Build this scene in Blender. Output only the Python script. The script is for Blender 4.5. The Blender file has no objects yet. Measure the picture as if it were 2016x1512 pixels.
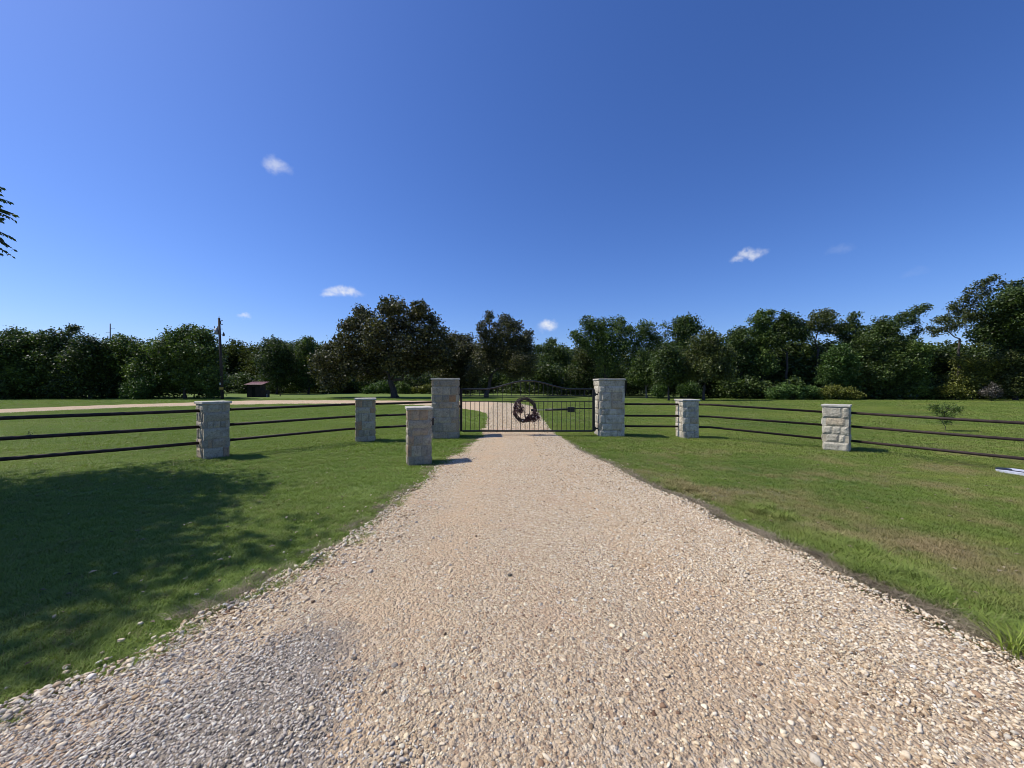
import bpy, math, random
import numpy as np
from mathutils import Vector

R = math.radians
scene = bpy.context.scene
COL = scene.collection

# ------------------------------------------------------------------ camera
F = 757.0                     # focal length in pixels of the 2016 px wide photograph
CAMH = 1.6
cam_d = bpy.data.cameras.new('camera')
cam_d.sensor_width = 36.0
cam_d.lens = 36.0 * F / 2016.0
cam_d.clip_start = 0.05
cam_d.clip_end = 3000
cam = bpy.data.objects.new('camera', cam_d)
COL.objects.link(cam)
cam.location = (0, 0, CAMH)
cam.rotation_euler = (R(90), 0, 0)
scene.camera = cam

# ------------------------------------------------------------------ light, sky, exposure
SUN_DIR = Vector((-1.0, 0.09, 0.0)).normalized()
SUN_EL = R(53)
sun_vec = Vector((SUN_DIR.x * math.cos(SUN_EL), SUN_DIR.y * math.cos(SUN_EL), math.sin(SUN_EL)))
sd = bpy.data.lights.new('sun', 'SUN')
sd.energy = 4.6
sd.angle = R(0.5)
sd.color = (1.0, 0.955, 0.88)
so = bpy.data.objects.new('sun', sd)
COL.objects.link(so)
so.rotation_euler = sun_vec.to_track_quat('Z', 'Y').to_euler()

scene.view_settings.view_transform = 'Standard'
scene.view_settings.look = 'None'
scene.view_settings.exposure = 0.1
scene.view_settings.gamma = 1.0

world = bpy.data.worlds.new('World')
scene.world = world
world.use_nodes = True


class NT:
    """small helper for node trees"""
    def __init__(s, tree):
        s.t = tree
        s.n = tree.nodes
        s.l = tree.links

    def add(s, typ, **kw):
        n = s.n.new(typ)
        ins = kw.pop('ins', {})
        for k, v in kw.items():
            setattr(n, k, v)
        for k, v in ins.items():
            s.put(n.inputs[k], v)
        return n

    def put(s, sock, v):
        if isinstance(v, bpy.types.NodeSocket):
            s.l.new(v, sock)
        elif isinstance(v, bpy.types.Node):
            s.l.new(v.outputs[0], sock)
        else:
            sock.default_value = v

    def math(s, op, a, b=None, c=None, clamp=False):
        n = s.n.new('ShaderNodeMath')
        n.operation = op
        n.use_clamp = clamp
        s.put(n.inputs[0], a)
        if b is not None:
            s.put(n.inputs[1], b)
        if c is not None:
            s.put(n.inputs[2], c)
        return n.outputs[0]

    def vmath(s, op, a, b=None, scale=None):
        n = s.n.new('ShaderNodeVectorMath')
        n.operation = op
        s.put(n.inputs[0], a)
        if b is not None:
            s.put(n.inputs[1], b)
        if scale is not None:
            s.put(n.inputs['Scale'], scale)
        return n.outputs['Value'] if op in ('DOT_PRODUCT', 'LENGTH', 'DISTANCE') else n.outputs[0]

    def noise(s, vec, scale, detail=4, rough=0.55, out='Fac', dist=0.0):
        n = s.n.new('ShaderNodeTexNoise')
        n.inputs['Scale'].default_value = scale
        n.inputs['Detail'].default_value = detail
        n.inputs['Roughness'].default_value = rough
        n.inputs['Distortion'].default_value = dist
        if vec is not None:
            s.put(n.inputs['Vector'], vec)
        return n.outputs[out]

    def ramp(s, fac, stops, interp='LINEAR'):
        n = s.n.new('ShaderNodeValToRGB')
        n.color_ramp.interpolation = interp
        e = n.color_ramp.elements
        while len(e) < len(stops):
            e.new(0.5)
        for i, (p, c) in enumerate(stops):
            e[i].position = p
            e[i].color = (c[0], c[1], c[2], 1) if hasattr(c, '__len__') else (c, c, c, 1)
        s.put(n.inputs['Fac'], fac)
        return n.outputs['Color']

    def mix(s, fac, a, b, mode='MIX'):
        n = s.n.new('ShaderNodeMix')
        n.data_type = 'RGBA'
        n.blend_type = mode
        s.put(n.inputs[0], fac)
        for i, v in ((6, a), (7, b)):
            if isinstance(v, tuple):
                v = (v[0], v[1], v[2], 1)
            s.put(n.inputs[i], v)
        return n.outputs[2]

    def smooth(s, v, a, b, lo=0.0, hi=1.0):
        n = s.n.new('ShaderNodeMapRange')
        n.interpolation_type = 'SMOOTHSTEP'
        s.put(n.inputs[0], v)
        for i, q in enumerate((a, b, lo, hi)):
            n.inputs[i + 1].default_value = q
        return n.outputs[0]


def pix_dir(px, py):
    return Vector(((px - 1008) / F, 1.0, (756 - py) / F)).normalized()


def build_world():
    w = NT(world.node_tree)
    w.n.clear()
    out = w.add('ShaderNodeOutputWorld')
    sky = w.add('ShaderNodeTexSky', sky_type='NISHITA', sun_disc=False)
    sky.sun_elevation = SUN_EL
    sky.sun_rotation = math.atan2(SUN_DIR.x, SUN_DIR.y)
    sky.altitude = 100
    sky.air_density = 1.0
    sky.dust_density = 0.8
    sky.ozone_density = 3.0
    hs = w.add('ShaderNodeHueSaturation', ins={'Color': sky.outputs[0], 'Saturation': 1.15, 'Value': 1.0})
    col = w.mix(1.0, hs.outputs[0], (.84, .95, 1.34), 'MULTIPLY')
    col = w.add('ShaderNodeGamma', ins={'Color': col, 'Gamma': 1.05}).outputs[0]
    D = w.add('ShaderNodeTexCoord').outputs['Generated']
    nz = w.noise(D, 26, 5, 0.6, 'Color')
    warp = w.vmath('SCALE', w.vmath('SUBTRACT', nz, (0.5, 0.5, 0.5)), scale=0.038)
    DW = w.vmath('ADD', D, warp)
    fine = w.noise(D, 48, 6, 0.7)
    total = None
    # small fair-weather puffs: direction, half width, half height, strength
    for (px, py, hw, hh, k) in [(547, 326, 24, 15, .5), (675, 573, 34, 9, .8), (480, 622, 12, 5, .5), (650, 578, 20, 6, .6),
                                (1079, 641, 22, 11, .95), (1478, 500, 26, 10, .65), (1455, 509, 16, 8, .5),
                                (1655, 492, 18, 10, .07), (1797, 537, 22, 8, .04)]:
        c = pix_dir(px, py)
        r = c.cross(Vector((0, 0, 1))).normalized()
        u = r.cross(c).normalized()
        cs = F / c.y
        a = w.math('DIVIDE', w.vmath('DOT_PRODUCT', DW, tuple(r)), hw / F * c.y)
        b0 = w.math('DIVIDE', w.vmath('DOT_PRODUCT', DW, tuple(u)), hh / F * c.y)
        b = w.math('ADD', b0, w.math('MULTIPLY', w.math('MULTIPLY', a, a), 0.15))
        d = w.math('SQRT', w.math('ADD', w.math('MULTIPLY', a, a), w.math('MULTIPLY', b, b)))
        m = w.math('MULTIPLY', w.smooth(d, 1.25, 0.1, 0, k), w.math('GREATER_THAN', w.vmath('DOT_PRODUCT', D, tuple(c)), 0.5))
        total = m if total is None else w.math('MAXIMUM', total, m)
    total = w.math('MULTIPLY', total, w.smooth(fine, 0.15, 0.6), clamp=True)
    col2 = w.mix(total, col, (8.6, 8.8, 9.3))
    bg = w.add('ShaderNodeBackground', ins={'Color': col2, 'Strength': 0.095})
    w.l.new(bg.outputs[0], out.inputs[0])


build_world()

# ------------------------------------------------------------------ helpers
rng = np.random.default_rng(7)
random.seed(7)


def _hash(ix, iy, iz):
    h = (ix * 374761393 + iy * 668265263 + iz * 1442695041) & 0xFFFFFFFF
    h = ((h ^ (h >> 13)) * 1274126177) & 0xFFFFFFFF
    return ((h ^ (h >> 16)) & 0xFFFF) / 65535.0


def vnoise(p):
    """value noise of an (n,3) array, 0..1"""
    p = np.asarray(p, float)
    i = np.floor(p).astype(np.int64)
    f = p - i
    f = f * f * (3 - 2 * f)
    r = 0
    for dx in (0, 1):
        for dy in (0, 1):
            for dz in (0, 1):
                wgt = (f[:, 0] if dx else 1 - f[:, 0]) * (f[:, 1] if dy else 1 - f[:, 1]) * (f[:, 2] if dz else 1 - f[:, 2])
                r = r + wgt * _hash(i[:, 0] + dx, i[:, 1] + dy, i[:, 2] + dz)
    return r


def fbm(p, o=3):
    a, s, t = 1.0, 0, 0
    p = np.asarray(p, float)
    for k in range(o):
        s = s + a * vnoise(p * (2 ** k) + 17.3 * k)
        t += a
        a *= 0.5
    return s / t


def make_obj(name, verts, faces, mat, parent=None, smooth=False, link=True, attrs=None):
    """verts (n,3), faces: (m,k) array or list of lists -> one linked mesh object"""
    me = bpy.data.meshes.new(name)
    verts = np.asarray(verts, dtype=np.float32)
    if isinstance(faces, np.ndarray):
        m, k = faces.shape
        me.vertices.add(len(verts))
        me.vertices.foreach_set('co', verts.ravel())
        me.loops.add(m * k)
        me.loops.foreach_set('vertex_index', faces.astype(np.int32).ravel())
        me.polygons.add(m)
        me.polygons.foreach_set('loop_start', np.arange(0, m * k, k, dtype=np.int32))
        me.update(calc_edges=True)
    else:
        me.from_pydata([tuple(v) for v in verts.tolist()], [], faces)
        me.update()
    if smooth:
        me.polygons.foreach_set('use_smooth', np.ones(len(me.polygons), dtype=bool))
    for an, av in (attrs or {}).items():
        dom = 'POINT' if len(av) == len(verts) else 'FACE'
        at = me.attributes.new(an, 'FLOAT', dom)
        at.data.foreach_set('value', np.asarray(av, dtype=np.float32))
    if mat is not None:
        me.materials.append(mat)
    o = bpy.data.objects.new(name, me)
    if link:
        COL.objects.link(o)
    if parent is not None:
        o.parent = parent
    return o


def tag(o, label, cat, group=None):
    o['label'] = label
    o['category'] = cat
    if group:
        o['group'] = group
    return o


def kind(o, k, label=None):
    o['kind'] = k
    if label:
        o['label'] = label
    return o


def empty(name, loc=(0, 0, 0), rz=0.0):
    o = bpy.data.objects.new(name, None)
    o.empty_display_size = 0.2
    COL.objects.link(o)
    o.location = loc
    o.rotation_euler = (0, 0, rz)
    return o


class MB:
    """collects simple shapes into one mesh"""
    def __init__(s):
        s.v = []
        s.f = []

    def raw(s, v, f):
        b = len(s.v)
        s.v += [tuple(q) for q in v]
        s.f += [[i + b for i in q] for q in f]
        return s

    def box(s, c, d, rz=0.0, bev=0.0):
        x, y, z = d[0] / 2, d[1] / 2, d[2] / 2
        co, si = math.cos(rz), math.sin(rz)
        if bev <= 0:
            pts = [(a * x, b * y, e * z) for e in (-1, 1) for a, b in ((-1, -1), (1, -1), (1, 1), (-1, 1))]
            fs = [[3, 2, 1, 0], [4, 5, 6, 7], [0, 1, 5, 4], [1, 2, 6, 5], [2, 3, 7, 6], [3, 0, 4, 7]]
        else:
            pts = []
            for e, k in ((-1, bev), (-1, 0), (1, 0), (1, bev)):
                zz = e * (z if k else z - bev)
                for a, b in ((-1, -1), (1, -1), (1, 1), (-1, 1)):
                    pts.append((a * (x - k), b * (y - k), zz))
            fs = [[3, 2, 1, 0], [12, 13, 14, 15]]
            for L in range(3):
                for i in range(4):
                    j = (i + 1) % 4
                    fs.append([L * 4 + i, L * 4 + j, L * 4 + 4 + j, L * 4 + 4 + i])
        return s.raw([(c[0] + p[0] * co - p[1] * si, c[1] + p[0] * si + p[1] * co, c[2] + p[2]) for p in pts], fs)

    def tube(s, pts, r, n=10, caps=True):
        pts = [Vector(p) for p in pts]
        rs = r if hasattr(r, '__len__') else [r] * len(pts)
        v, f = [], []
        prev = None
        for i, p in enumerate(pts):
            t = (pts[min(i + 1, len(pts) - 1)] - pts[max(i - 1, 0)])
            t = t.normalized() if t.length > 1e-9 else Vector((0, 0, 1))
            if prev is None:
                a = Vector((0, 0, 1)) if abs(t.z) < 0.9 else Vector((1, 0, 0))
                u = t.cross(a).normalized()
            else:
                u = (prev - t * prev.dot(t)).normalized()
            prev = u
            w = t.cross(u)
            for k in range(n):
                an = 2 * math.pi * k / n
                v.append(p + (u * math.cos(an) + w * math.sin(an)) * rs[i])
        for i in range(len(pts) - 1):
            for k in range(n):
                q = (k + 1) % n
                f.append([i * n + k, i * n + q, (i + 1) * n + q, (i + 1) * n + k])
        if caps:
            f.append(list(range(n))[::-1])
            f.append([(len(pts) - 1) * n + k for k in range(n)])
        return s.raw(v, f)

    def build(s, name, mat, parent=None, smooth=False):
        return make_obj(name, np.array(s.v), s.f, mat, parent, smooth)


def material(name):
    m = bpy.data.materials.new(name)
    m.use_nodes = True
    t = NT(m.node_tree)
    b = t.n['Principled BSDF']
    return m, t, b


def pos(t):
    return t.add('ShaderNodeNewGeometry').outputs['Position']


# ------------------------------------------------------------------ ground shape
_CP = np.array([(-6.3, 7.9, .045), (-2.1, 8.2, -.085), (-4.1, 10.5, .02), (4.9, 11.8, -.08), (8.6, 9.8, -.14), (10, 7.4, -.2),
                (0, 11.9, -.03), (0, 2, 0), (0, 6, -.01), (-5, 4, 0), (-9, 5, 0.03), (2.5, 2.5, -.01), (5, 4, -.1), (-2.0, 11.9, -.055),
                (3.1, 11.9, -.04), (4.5, 7.5, -.09), (9.7, 14, -.17), (0, 20, -.02), (-9, 14, 0), (14, 24, -.08), (1.8, 7.5, -.03),
                (-20, 20, 0), (0, 32, 0), (25, 34, 0), (-30, 32, 0), (13, 3, -.2), (0, -6, 0), (-8, -4, 0), (-1.4, 6, -.03)])


def zf(x, y):
    x = np.asarray(x, float)
    y = np.asarray(y, float)
    num = np.zeros(x.shape)
    den = np.full(x.shape, 1e-4)
    for cx, cy, cz in _CP:
        d2 = (x - cx) ** 2 + (y - cy) ** 2
        w = 1.0 / (d2 + 0.35) ** 1.6
        num += w * cz
        den += w
    z = num / den
    far = np.clip((np.hypot(x, y - 10) - 24) / 14, 0, 1)
    return z * (1 - far)


def z1(x, y):
    return float(zf(np.array([x]), np.array([y]))[0])


# driveway outline: pairs of (left edge, right edge), walking away from the camera and then left
ROAD = [((-4.4, -8), (5.4, -8)), ((-3.6, -3), (4.6, -3)), ((-2.95, .5), (3.6, .5)), ((-2.5, 1.85), (3.0, 2.05)), ((-2.12, 2.67), (2.86, 2.8)),
        ((-1.84, 3.74), (2.66, 3.9)), ((-1.74, 4.6), (2.46, 4.9)), ((-1.55, 6.2), (2.15, 6.4)), ((-1.42, 7.5), (1.95, 7.7)),
        ((-1.32, 8.9), (1.72, 9.1)), ((-1.02, 11.5), (1.45, 12.0)), ((-1.02, 13.5), (1.4, 14.5)), ((-1.1, 16.5), (1.4, 18)),
        ((-1.3, 20), (1.45, 23)), ((-1.95, 22.6), (1.3, 27.5)), ((-3.4, 25), (0.0, 31.3)), ((-6.3, 28.6), (-3, 34.9)),
        ((-11.4, 31.2), (-10.5, 36.6)), ((-16, 31.2), (-18, 37.2)), ((-20, 30.2), (-24.5, 36.6)), ((-23.2, 27.9), (-27.2, 32.6)),
        ((-26.1, 25.6), (-29.8, 29.3)), ((-28.0, 20.8), (-32.2, 23.6)), ((-29.5, 15), (-34.5, 16)), ((-30, 4), (-35, 4))]


def catmull(P, per):
    P = np.asarray(P, float)
    out = []
    n = len(P)
    for i in range(n - 1):
        p0, p1, p2, p3 = P[max(i - 1, 0)], P[i], P[i + 1], P[min(i + 2, n - 1)]
        for k in range(per):
            t = k / per
            out.append(0.5 * ((2 * p1) + (p2 - p0) * t + (2 * p0 - 5 * p1 + 4 * p2 - p3) * t * t + (3 * p1 - p0 - 3 * p2 + p3) * t ** 3))
    out.append(P[-1])
    return np.array(out)


RL = catmull([a for a, b in ROAD], 40)
RR = catmull([b for a, b in ROAD], 40)


def edge_jit(P, seed, amp=0.07):
    n = fbm(np.stack([P[:, 0] * 2.2, P[:, 1] * 2.2, np.full(len(P), seed)], 1), 3) - 0.5
    n2 = fbm(np.stack([P[:, 0] * 9, P[:, 1] * 9, np.full(len(P), seed + 5.0)], 1), 2) - 0.5
    d = (RR - RL)
    d /= np.linalg.norm(d, axis=1)[:, None]
    return P + d * (n * amp * 3.6 + n2 * 0.09)[:, None]


RLj = edge_jit(RL, 3.0, .10)
RRj = edge_jit(RR, 9.0)
_POLY = np.concatenate([RLj, RRj[::-1]])[::2]


def in_road(x, y, grow=0.0):
    """points inside the driveway outline"""
    res = np.zeros(len(x), bool)
    P = _POLY
    j = len(P) - 1
    for i in range(len(P)):
        xi, yi = P[i]
        xj, yj = P[j]
        c = ((yi > y) != (yj > y))
        if c.any():
            t = (xj - xi) * (y[c] - yi) / (yj - yi + 1e-12) + xi
            sub = x[c] < t
            res[c] ^= sub
        j = i
    return res


def edges_at(y):
    """x of the left and right driveway edge where it runs straight away (y < 22)"""
    n = 40 * 13
    return np.interp(y, RLj[:n, 1], RLj[:n, 0]), np.interp(y, RRj[:n, 1], RRj[:n, 0])


def drive_z(x, y, edge=None):
    """height of the driveway surface"""
    if edge is None:
        L, Rr = edges_at(y)
        s = np.clip((x - L) / (Rr - L), 0, 1)
        edge = np.where(y < 20, np.minimum(s, 1 - s), .5)
    return zf(x, y) + 0.034 + 0.02 * np.minimum(1, edge * 6) + (fbm(np.stack([x * 1.5, y * 1.5, np.full(len(x), 2.)], 1), 3) - .5) * .03


# ------------------------------------------------------------------ materials
def lawn_colour(t, P, blade=False):
    """colour of the turf from its place in the world"""
    big = t.noise(P, 0.22, 4, 0.6)
    mid = t.noise(P, 1.3, 5, 0.6)
    st = t.add('ShaderNodeMapping', ins={'Vector': P, 'Scale': (0.25, 2.6, 1)})
    streak = t.noise(st.outputs[0], 1.0, 4, 0.6)
    a = t.ramp(big, [(0.3, (.092, .155, .032)), (0.5, (.138, .200, .042)), (0.72, (.190, .235, .056))])
    a = t.mix(t.math('MULTIPLY', t.smooth(mid, .4, .75), .5), a, (.18, .19, .075))
    a = t.mix(t.math('MULTIPLY', t.smooth(streak, .35, .7), .4), a, (.085, .128, .040))
    # dry and brown wear patches on the right-hand verge
    sx = t.add('ShaderNodeSeparateXYZ', ins={'Vector': P})
    X, Y = sx.outputs[0], sx.outputs[1]
    right = t.smooth(X, 1.0, 4.0)
    near = t.smooth(Y, 13.0, 8.0)
    dry = t.math('MULTIPLY', t.math('MULTIPLY', right, near), t.smooth(t.noise(P, 0.8, 5, .65), .47, .68))
    a = t.mix(t.math('MULTIPLY', dry, .65), a, (.26, .215, .13))
    # band of dry grass from the driveway towards the right post
    ln = t.math('ADD', t.math('ADD', X, t.math('MULTIPLY', Y, 0.62)), -6.6)
    band = t.math('MULTIPLY', t.smooth(t.math('ABSOLUTE', ln), 1.0, .1), t.smooth(mid, .35, .6))
    band = t.math('MULTIPLY', band, t.math('MULTIPLY', near, t.smooth(X, 1.8, 2.6)))
    a = t.mix(t.math('MULTIPLY', band, .6), a, (.26, .20, .14))
    left = t.smooth(X, 0.5, -1.5)
    a = t.mix(t.math('MULTIPLY', left, .4), a, (.165, .245, .050))
    return a, mid


def mat_lawn():
    m, t, b = material('lawn_turf')
    P = pos(t)
    a, mid = lawn_colour(t, P)
    f = t.noise(P, 30, 5, .7)
    f2 = t.noise(P, 6, 5, .7)
    a = t.mix(t.smooth(f, .3, .75), t.mix(1, a, (.62, .60, .60), 'MULTIPLY'), t.mix(1, a, (1.30, 1.28, 1.25), 'MULTIPLY'))
    a = t.mix(t.smooth(f2, .35, .7, 0, .5), a, t.mix(1, a, (.75, .75, .70), 'MULTIPLY'))
    t.put(b.inputs['Base Color'], a)
    b.inputs['Roughness'].default_value = 0.9
    b.inputs['Specular IOR Level'].default_value = 0.15
    bp = t.add('ShaderNodeBump', ins={'Height': f, 'Strength': .9, 'Distance': .04})
    t.put(b.inputs['Normal'], bp)
    return m


def mat_blade(name, base=None):
    m, t, b = material(name)
    P = pos(t)
    oi = t.add('ShaderNodeObjectInfo').outputs['Random']
    if base is None:
        a, _ = lawn_colour(t, P)
        a = t.mix(1, a, (1.50, 1.38, 1.15), 'MULTIPLY')
        a = t.mix(t.smooth(oi, .86, .98, 0, .7), a, (.26, .21, .10))
    else:
        a = t.ramp(oi, [(0, base[0]), (1, base[1])])
    a = t.mix(t.smooth(oi, 0, .5, .38, 0), a, t.mix(1, a, (.5, .6, .45), 'MULTIPLY'))
    t.put(b.inputs['Base Color'], a)
    b.inputs['Roughness'].default_value = 0.55
    b.inputs['Specular IOR Level'].default_value = 0.25
    tr = t.add('ShaderNodeBsdfTranslucent', ins={'Color': t.mix(1, a, (1.1, 1.25, .6), 'MULTIPLY')})
    mx = t.add('ShaderNodeMixShader', ins={0: .24, 1: b.outputs[0], 2: tr.outputs[0]})
    t.l.new(mx.outputs[0], t.n['Material Output'].inputs['Surface'])
    return m


def mat_drive():
    m, t, b = material('driveway_gravel')
    P = pos(t)
    v1 = t.add('ShaderNodeTexVoronoi', ins={'Vector': P, 'Scale': 75.0, 'Randomness': 1.0})
    v2 = t.add('ShaderNodeTexVoronoi', ins={'Vector': P, 'Scale': 34.0, 'Randomness': 1.0})
    c1 = t.ramp(t.add('ShaderNodeSeparateColor', ins={0: v1.outputs['Color']}).outputs[0],
                [(0, (.30, .22, .15)), (.25, (.50, .38, .26)), (.6, (.62, .50, .36)), (.85, (.66, .57, .46)), (1, (.38, .30, .25))])
    c2 = t.ramp(t.add('ShaderNodeSeparateColor', ins={0: v2.outputs['Color']}).outputs[0],
                [(0, (.36, .25, .18)), (.3, (.54, .42, .30)), (.8, (.64, .52, .38)), (1, (.70, .64, .55))])
    a = t.mix(t.smooth(t.noise(P, 22, 3), .42, .58), c1, c2)
    big = t.noise(P, .55, 4, .6)
    a = t.mix(t.smooth(big, .4, .7, 0, .55), a, (.56, .40, .27))
    pk = t.noise(P, 1.1, 4, .6)
    a = t.mix(t.smooth(pk, .5, .75, 0, .35), a, (.50, .33, .25))
    lat = t.add('ShaderNodeAttribute', attribute_name='lat').outputs['Fac']
    wob = t.math('ADD', lat, t.math('MULTIPLY', t.math('SUBTRACT', t.noise(P, .9, 3, .6), .5), .16))
    tr1 = t.smooth(t.math('ABSOLUTE', t.math('SUBTRACT', wob, .27)), .13, .03)
    tr2 = t.smooth(t.math('ABSOLUTE', t.math('SUBTRACT', wob, .68)), .13, .03)
    trk = t.math('MULTIPLY', t.math('MAXIMUM', tr1, tr2), t.smooth(t.noise(P, 2.2, 4, .6), .3, .6))
    a = t.mix(t.math('MULTIPLY', trk, .6), a, (.62, .46, .31))
    sx = t.add('ShaderNodeSeparateXYZ', ins={'Vector': P})
    wz = t.math('MULTIPLY', t.math('SUBTRACT', t.noise(P, 2.2, 3, .6), .5), .9)
    g1 = t.smooth(t.math('ADD', t.math('ADD', sx.outputs[0], t.math('MULTIPLY', sx.outputs[1], .45)), wz), .20, -.15)
    g2 = t.smooth(t.math('ADD', t.math('ADD', sx.outputs[1], t.math('MULTIPLY', sx.outputs[0], .25)), wz), 2.5, 2.0)
    grz = t.math('MULTIPLY', g1, g2)
    a = t.mix(1, a, (1.06, 1.03, .94), 'MULTIPLY')
    grz = t.math('MULTIPLY', grz, t.smooth(lat, .12, .2))
    a = t.mix(t.math('MULTIPLY', grz, .8), a, (.285, .255, .21))
    t.put(b.inputs['Base Color'], a)
    b.inputs['Roughness'].default_value = 0.95
    b.inputs['Specular IOR Level'].default_value = 0.1
    h = t.math('ADD', t.math('MULTIPLY', v1.outputs['Distance'], -.6), t.math('MULTIPLY', v2.outputs['Distance'], -1.0))
    h = t.math('ADD', h, t.math('MULTIPLY', t.noise(P, 150, 3, .7), .5))
    bp = t.add('ShaderNodeBump', ins={'Height': h, 'Strength': 1.0, 'Distance': .026})
    t.put(b.inputs['Normal'], bp)
    return m


def mat_pebble(name, stops):
    m, t, b = material(name)
    oi = t.add('ShaderNodeObjectInfo').outputs['Random']
    a = t.ramp(oi, stops)
    tc = t.add('ShaderNodeTexCoord').outputs['Object']
    n = t.noise(tc, 2.5, 4, .65)
    a = t.mix(t.smooth(n, .35, .7, 0, .45), a, t.mix(1, a, (.62, .58, .52), 'MULTIPLY'))
    t.put(b.inputs['Base Color'], a)
    b.inputs['Roughness'].default_value = 0.85
    b.inputs['Specular IOR Level'].default_value = 0.25
    return m


def mat_stone(name, stops, stain=.5):
    m, t, b = material(name)
    at = t.add('ShaderNodeAttribute', attribute_name='tint')
    P = pos(t)
    a = t.ramp(at.outputs['Fac'], stops)
    n = t.noise(P, 7, 5, .65)
    a = t.mix(t.smooth(n, .42, .72, 0, stain), a, (.20, .18, .15))
    n3 = t.noise(P, 28, 5, .75)
    a = t.mix(t.smooth(n3, .45, .68, 0, .6), a, t.mix(1, a, (.48, .46, .43), 'MULTIPLY'))
    a = t.mix(t.smooth(n3, .42, .28, 0, .35), a, t.mix(1, a, (1.35, 1.33, 1.28), 'MULTIPLY'))
    n2 = t.noise(P, 3, 4, .6)
    a = t.mix(t.smooth(n2, .55, .75, 0, .4), a, (.40, .28, .16))
    t.put(b.inputs['Base Color'], a)
    b.inputs['Roughness'].default_value = .9
    b.inputs['Specular IOR Level'].default_value = .2
    bp = t.add('ShaderNodeBump', ins={'Height': t.noise(P, 38, 5, .7), 'Strength': .6, 'Distance': .02})
    t.put(b.inputs['Normal'], bp)
    return m


def mat_plain(name, col, rough=.6, metal=0.0, var=.25, scale=12, spec=.4):
    m, t, b = material(name)
    P = pos(t)
    n = t.noise(P, scale, 4, .6)
    a = t.mix(t.smooth(n, .3, .75, 0, 1), tuple(c * (1 - var) for c in col), tuple(min(1, c * (1 + var)) for c in col))
    t.put(b.inputs['Base Color'], a)
    b.inputs['Roughness'].default_value = rough
    b.inputs['Metallic'].default_value = metal
    b.inputs['Specular IOR Level'].default_value = spec
    return m


def mat_leaf(name, dark, light, gloss=.5, spec=.35, trans=.22):
    m, t, b = material(name)
    at = t.add('ShaderNodeAttribute', attribute_name='tint').outputs['Fac']
    a = t.ramp(at, [(0, dark), (.75, light), (1, tuple(min(1, c * 1.5) for c in light))])
    t.put(b.inputs['Base Color'], a)
    b.inputs['Roughness'].default_value = gloss
    b.inputs['Specular IOR Level'].default_value = spec
    tr = t.add('ShaderNodeBsdfTranslucent', ins={'Color': t.mix(1, a, (1.2, 1.3, .5), 'MULTIPLY')})
    mx = t.add('ShaderNodeMixShader', ins={0: trans, 1: b.outputs[0], 2: tr.outputs[0]})
    t.l.new(mx.outputs[0], t.n['Material Output'].inputs['Surface'])
    return m


def mat_bark(name, c, scale=6):
    m, t, b = material(name)
    P = pos(t)
    mp = t.add('ShaderNodeMapping', ins={'Vector': P, 'Scale': (scale, scale, scale * .25)})
    n = t.noise(mp.outputs[0], 1.5, 5, .7)
    a = t.ramp(n, [(.3, tuple(q * .5 for q in c)), (.7, tuple(q * 1.4 for q in c))])
    t.put(b.inputs['Base Color'], a)
    b.inputs['Roughness'].default_value = .95
    bp = t.add('ShaderNodeBump', ins={'Height': n, 'Strength': .8, 'Distance': .05})
    t.put(b.inputs['Normal'], bp)
    return m


M_LAWN = mat_lawn()
M_BLADE = mat_blade('grass_blade')
M_STRAW = mat_blade('straw_blade', ((.11, .075, .05), (.48, .40, .28)))
M_DRIVE = mat_drive()
M_PEB_TAN = mat_pebble('pebble_tan', [(0, (.12, .08, .05)), (.06, (.40, .28, .16)), (.3, (.60, .47, .31)), (.6, (.70, .58, .41)), (.85, (.76, .67, .51)), (.95, (.46, .41, .33)), (1, (.80, .74, .62))])
M_PEB_GREY = mat_pebble('pebble_grey', [(0, (.10, .09, .072)), (.12, (.26, .22, .175)), (.4, (.43, .375, .305)), (.75, (.56, .495, .405)), (.93, (.74, .69, .57)), (1, (.48, .33, .21))])
M_PEB_CREAM = mat_pebble('pebble_cream', [(0, (.14, .08, .05)), (.08, (.38, .24, .14)), (.22, (.58, .44, .28)), (.5, (.70, .58, .38)), (.8, (.80, .71, .51)), (.93, (.42, .37, .30)), (1, (.86, .81, .68))])
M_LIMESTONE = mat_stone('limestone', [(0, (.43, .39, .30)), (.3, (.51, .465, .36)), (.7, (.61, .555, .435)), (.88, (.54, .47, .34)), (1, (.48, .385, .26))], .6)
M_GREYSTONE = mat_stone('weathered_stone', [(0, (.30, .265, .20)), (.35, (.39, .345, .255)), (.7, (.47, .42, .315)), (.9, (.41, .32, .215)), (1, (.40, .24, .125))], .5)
M_MORTAR = mat_plain('mortar', (.42, .39, .33), .95, 0, .2, 20, .1)
M_CAP = mat_plain('limestone_cap', (.47, .44, .37), .85, 0, .18, 9, .2)
M_PIPE = mat_plain('dark_brown_pipe_paint', (.036, .023, .019), .65, 0, .35, 10, .25)
M_BLACK = mat_plain('black_metal_paint', (.012, .012, .013), .38, 0, .2, 15, .5)

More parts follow.
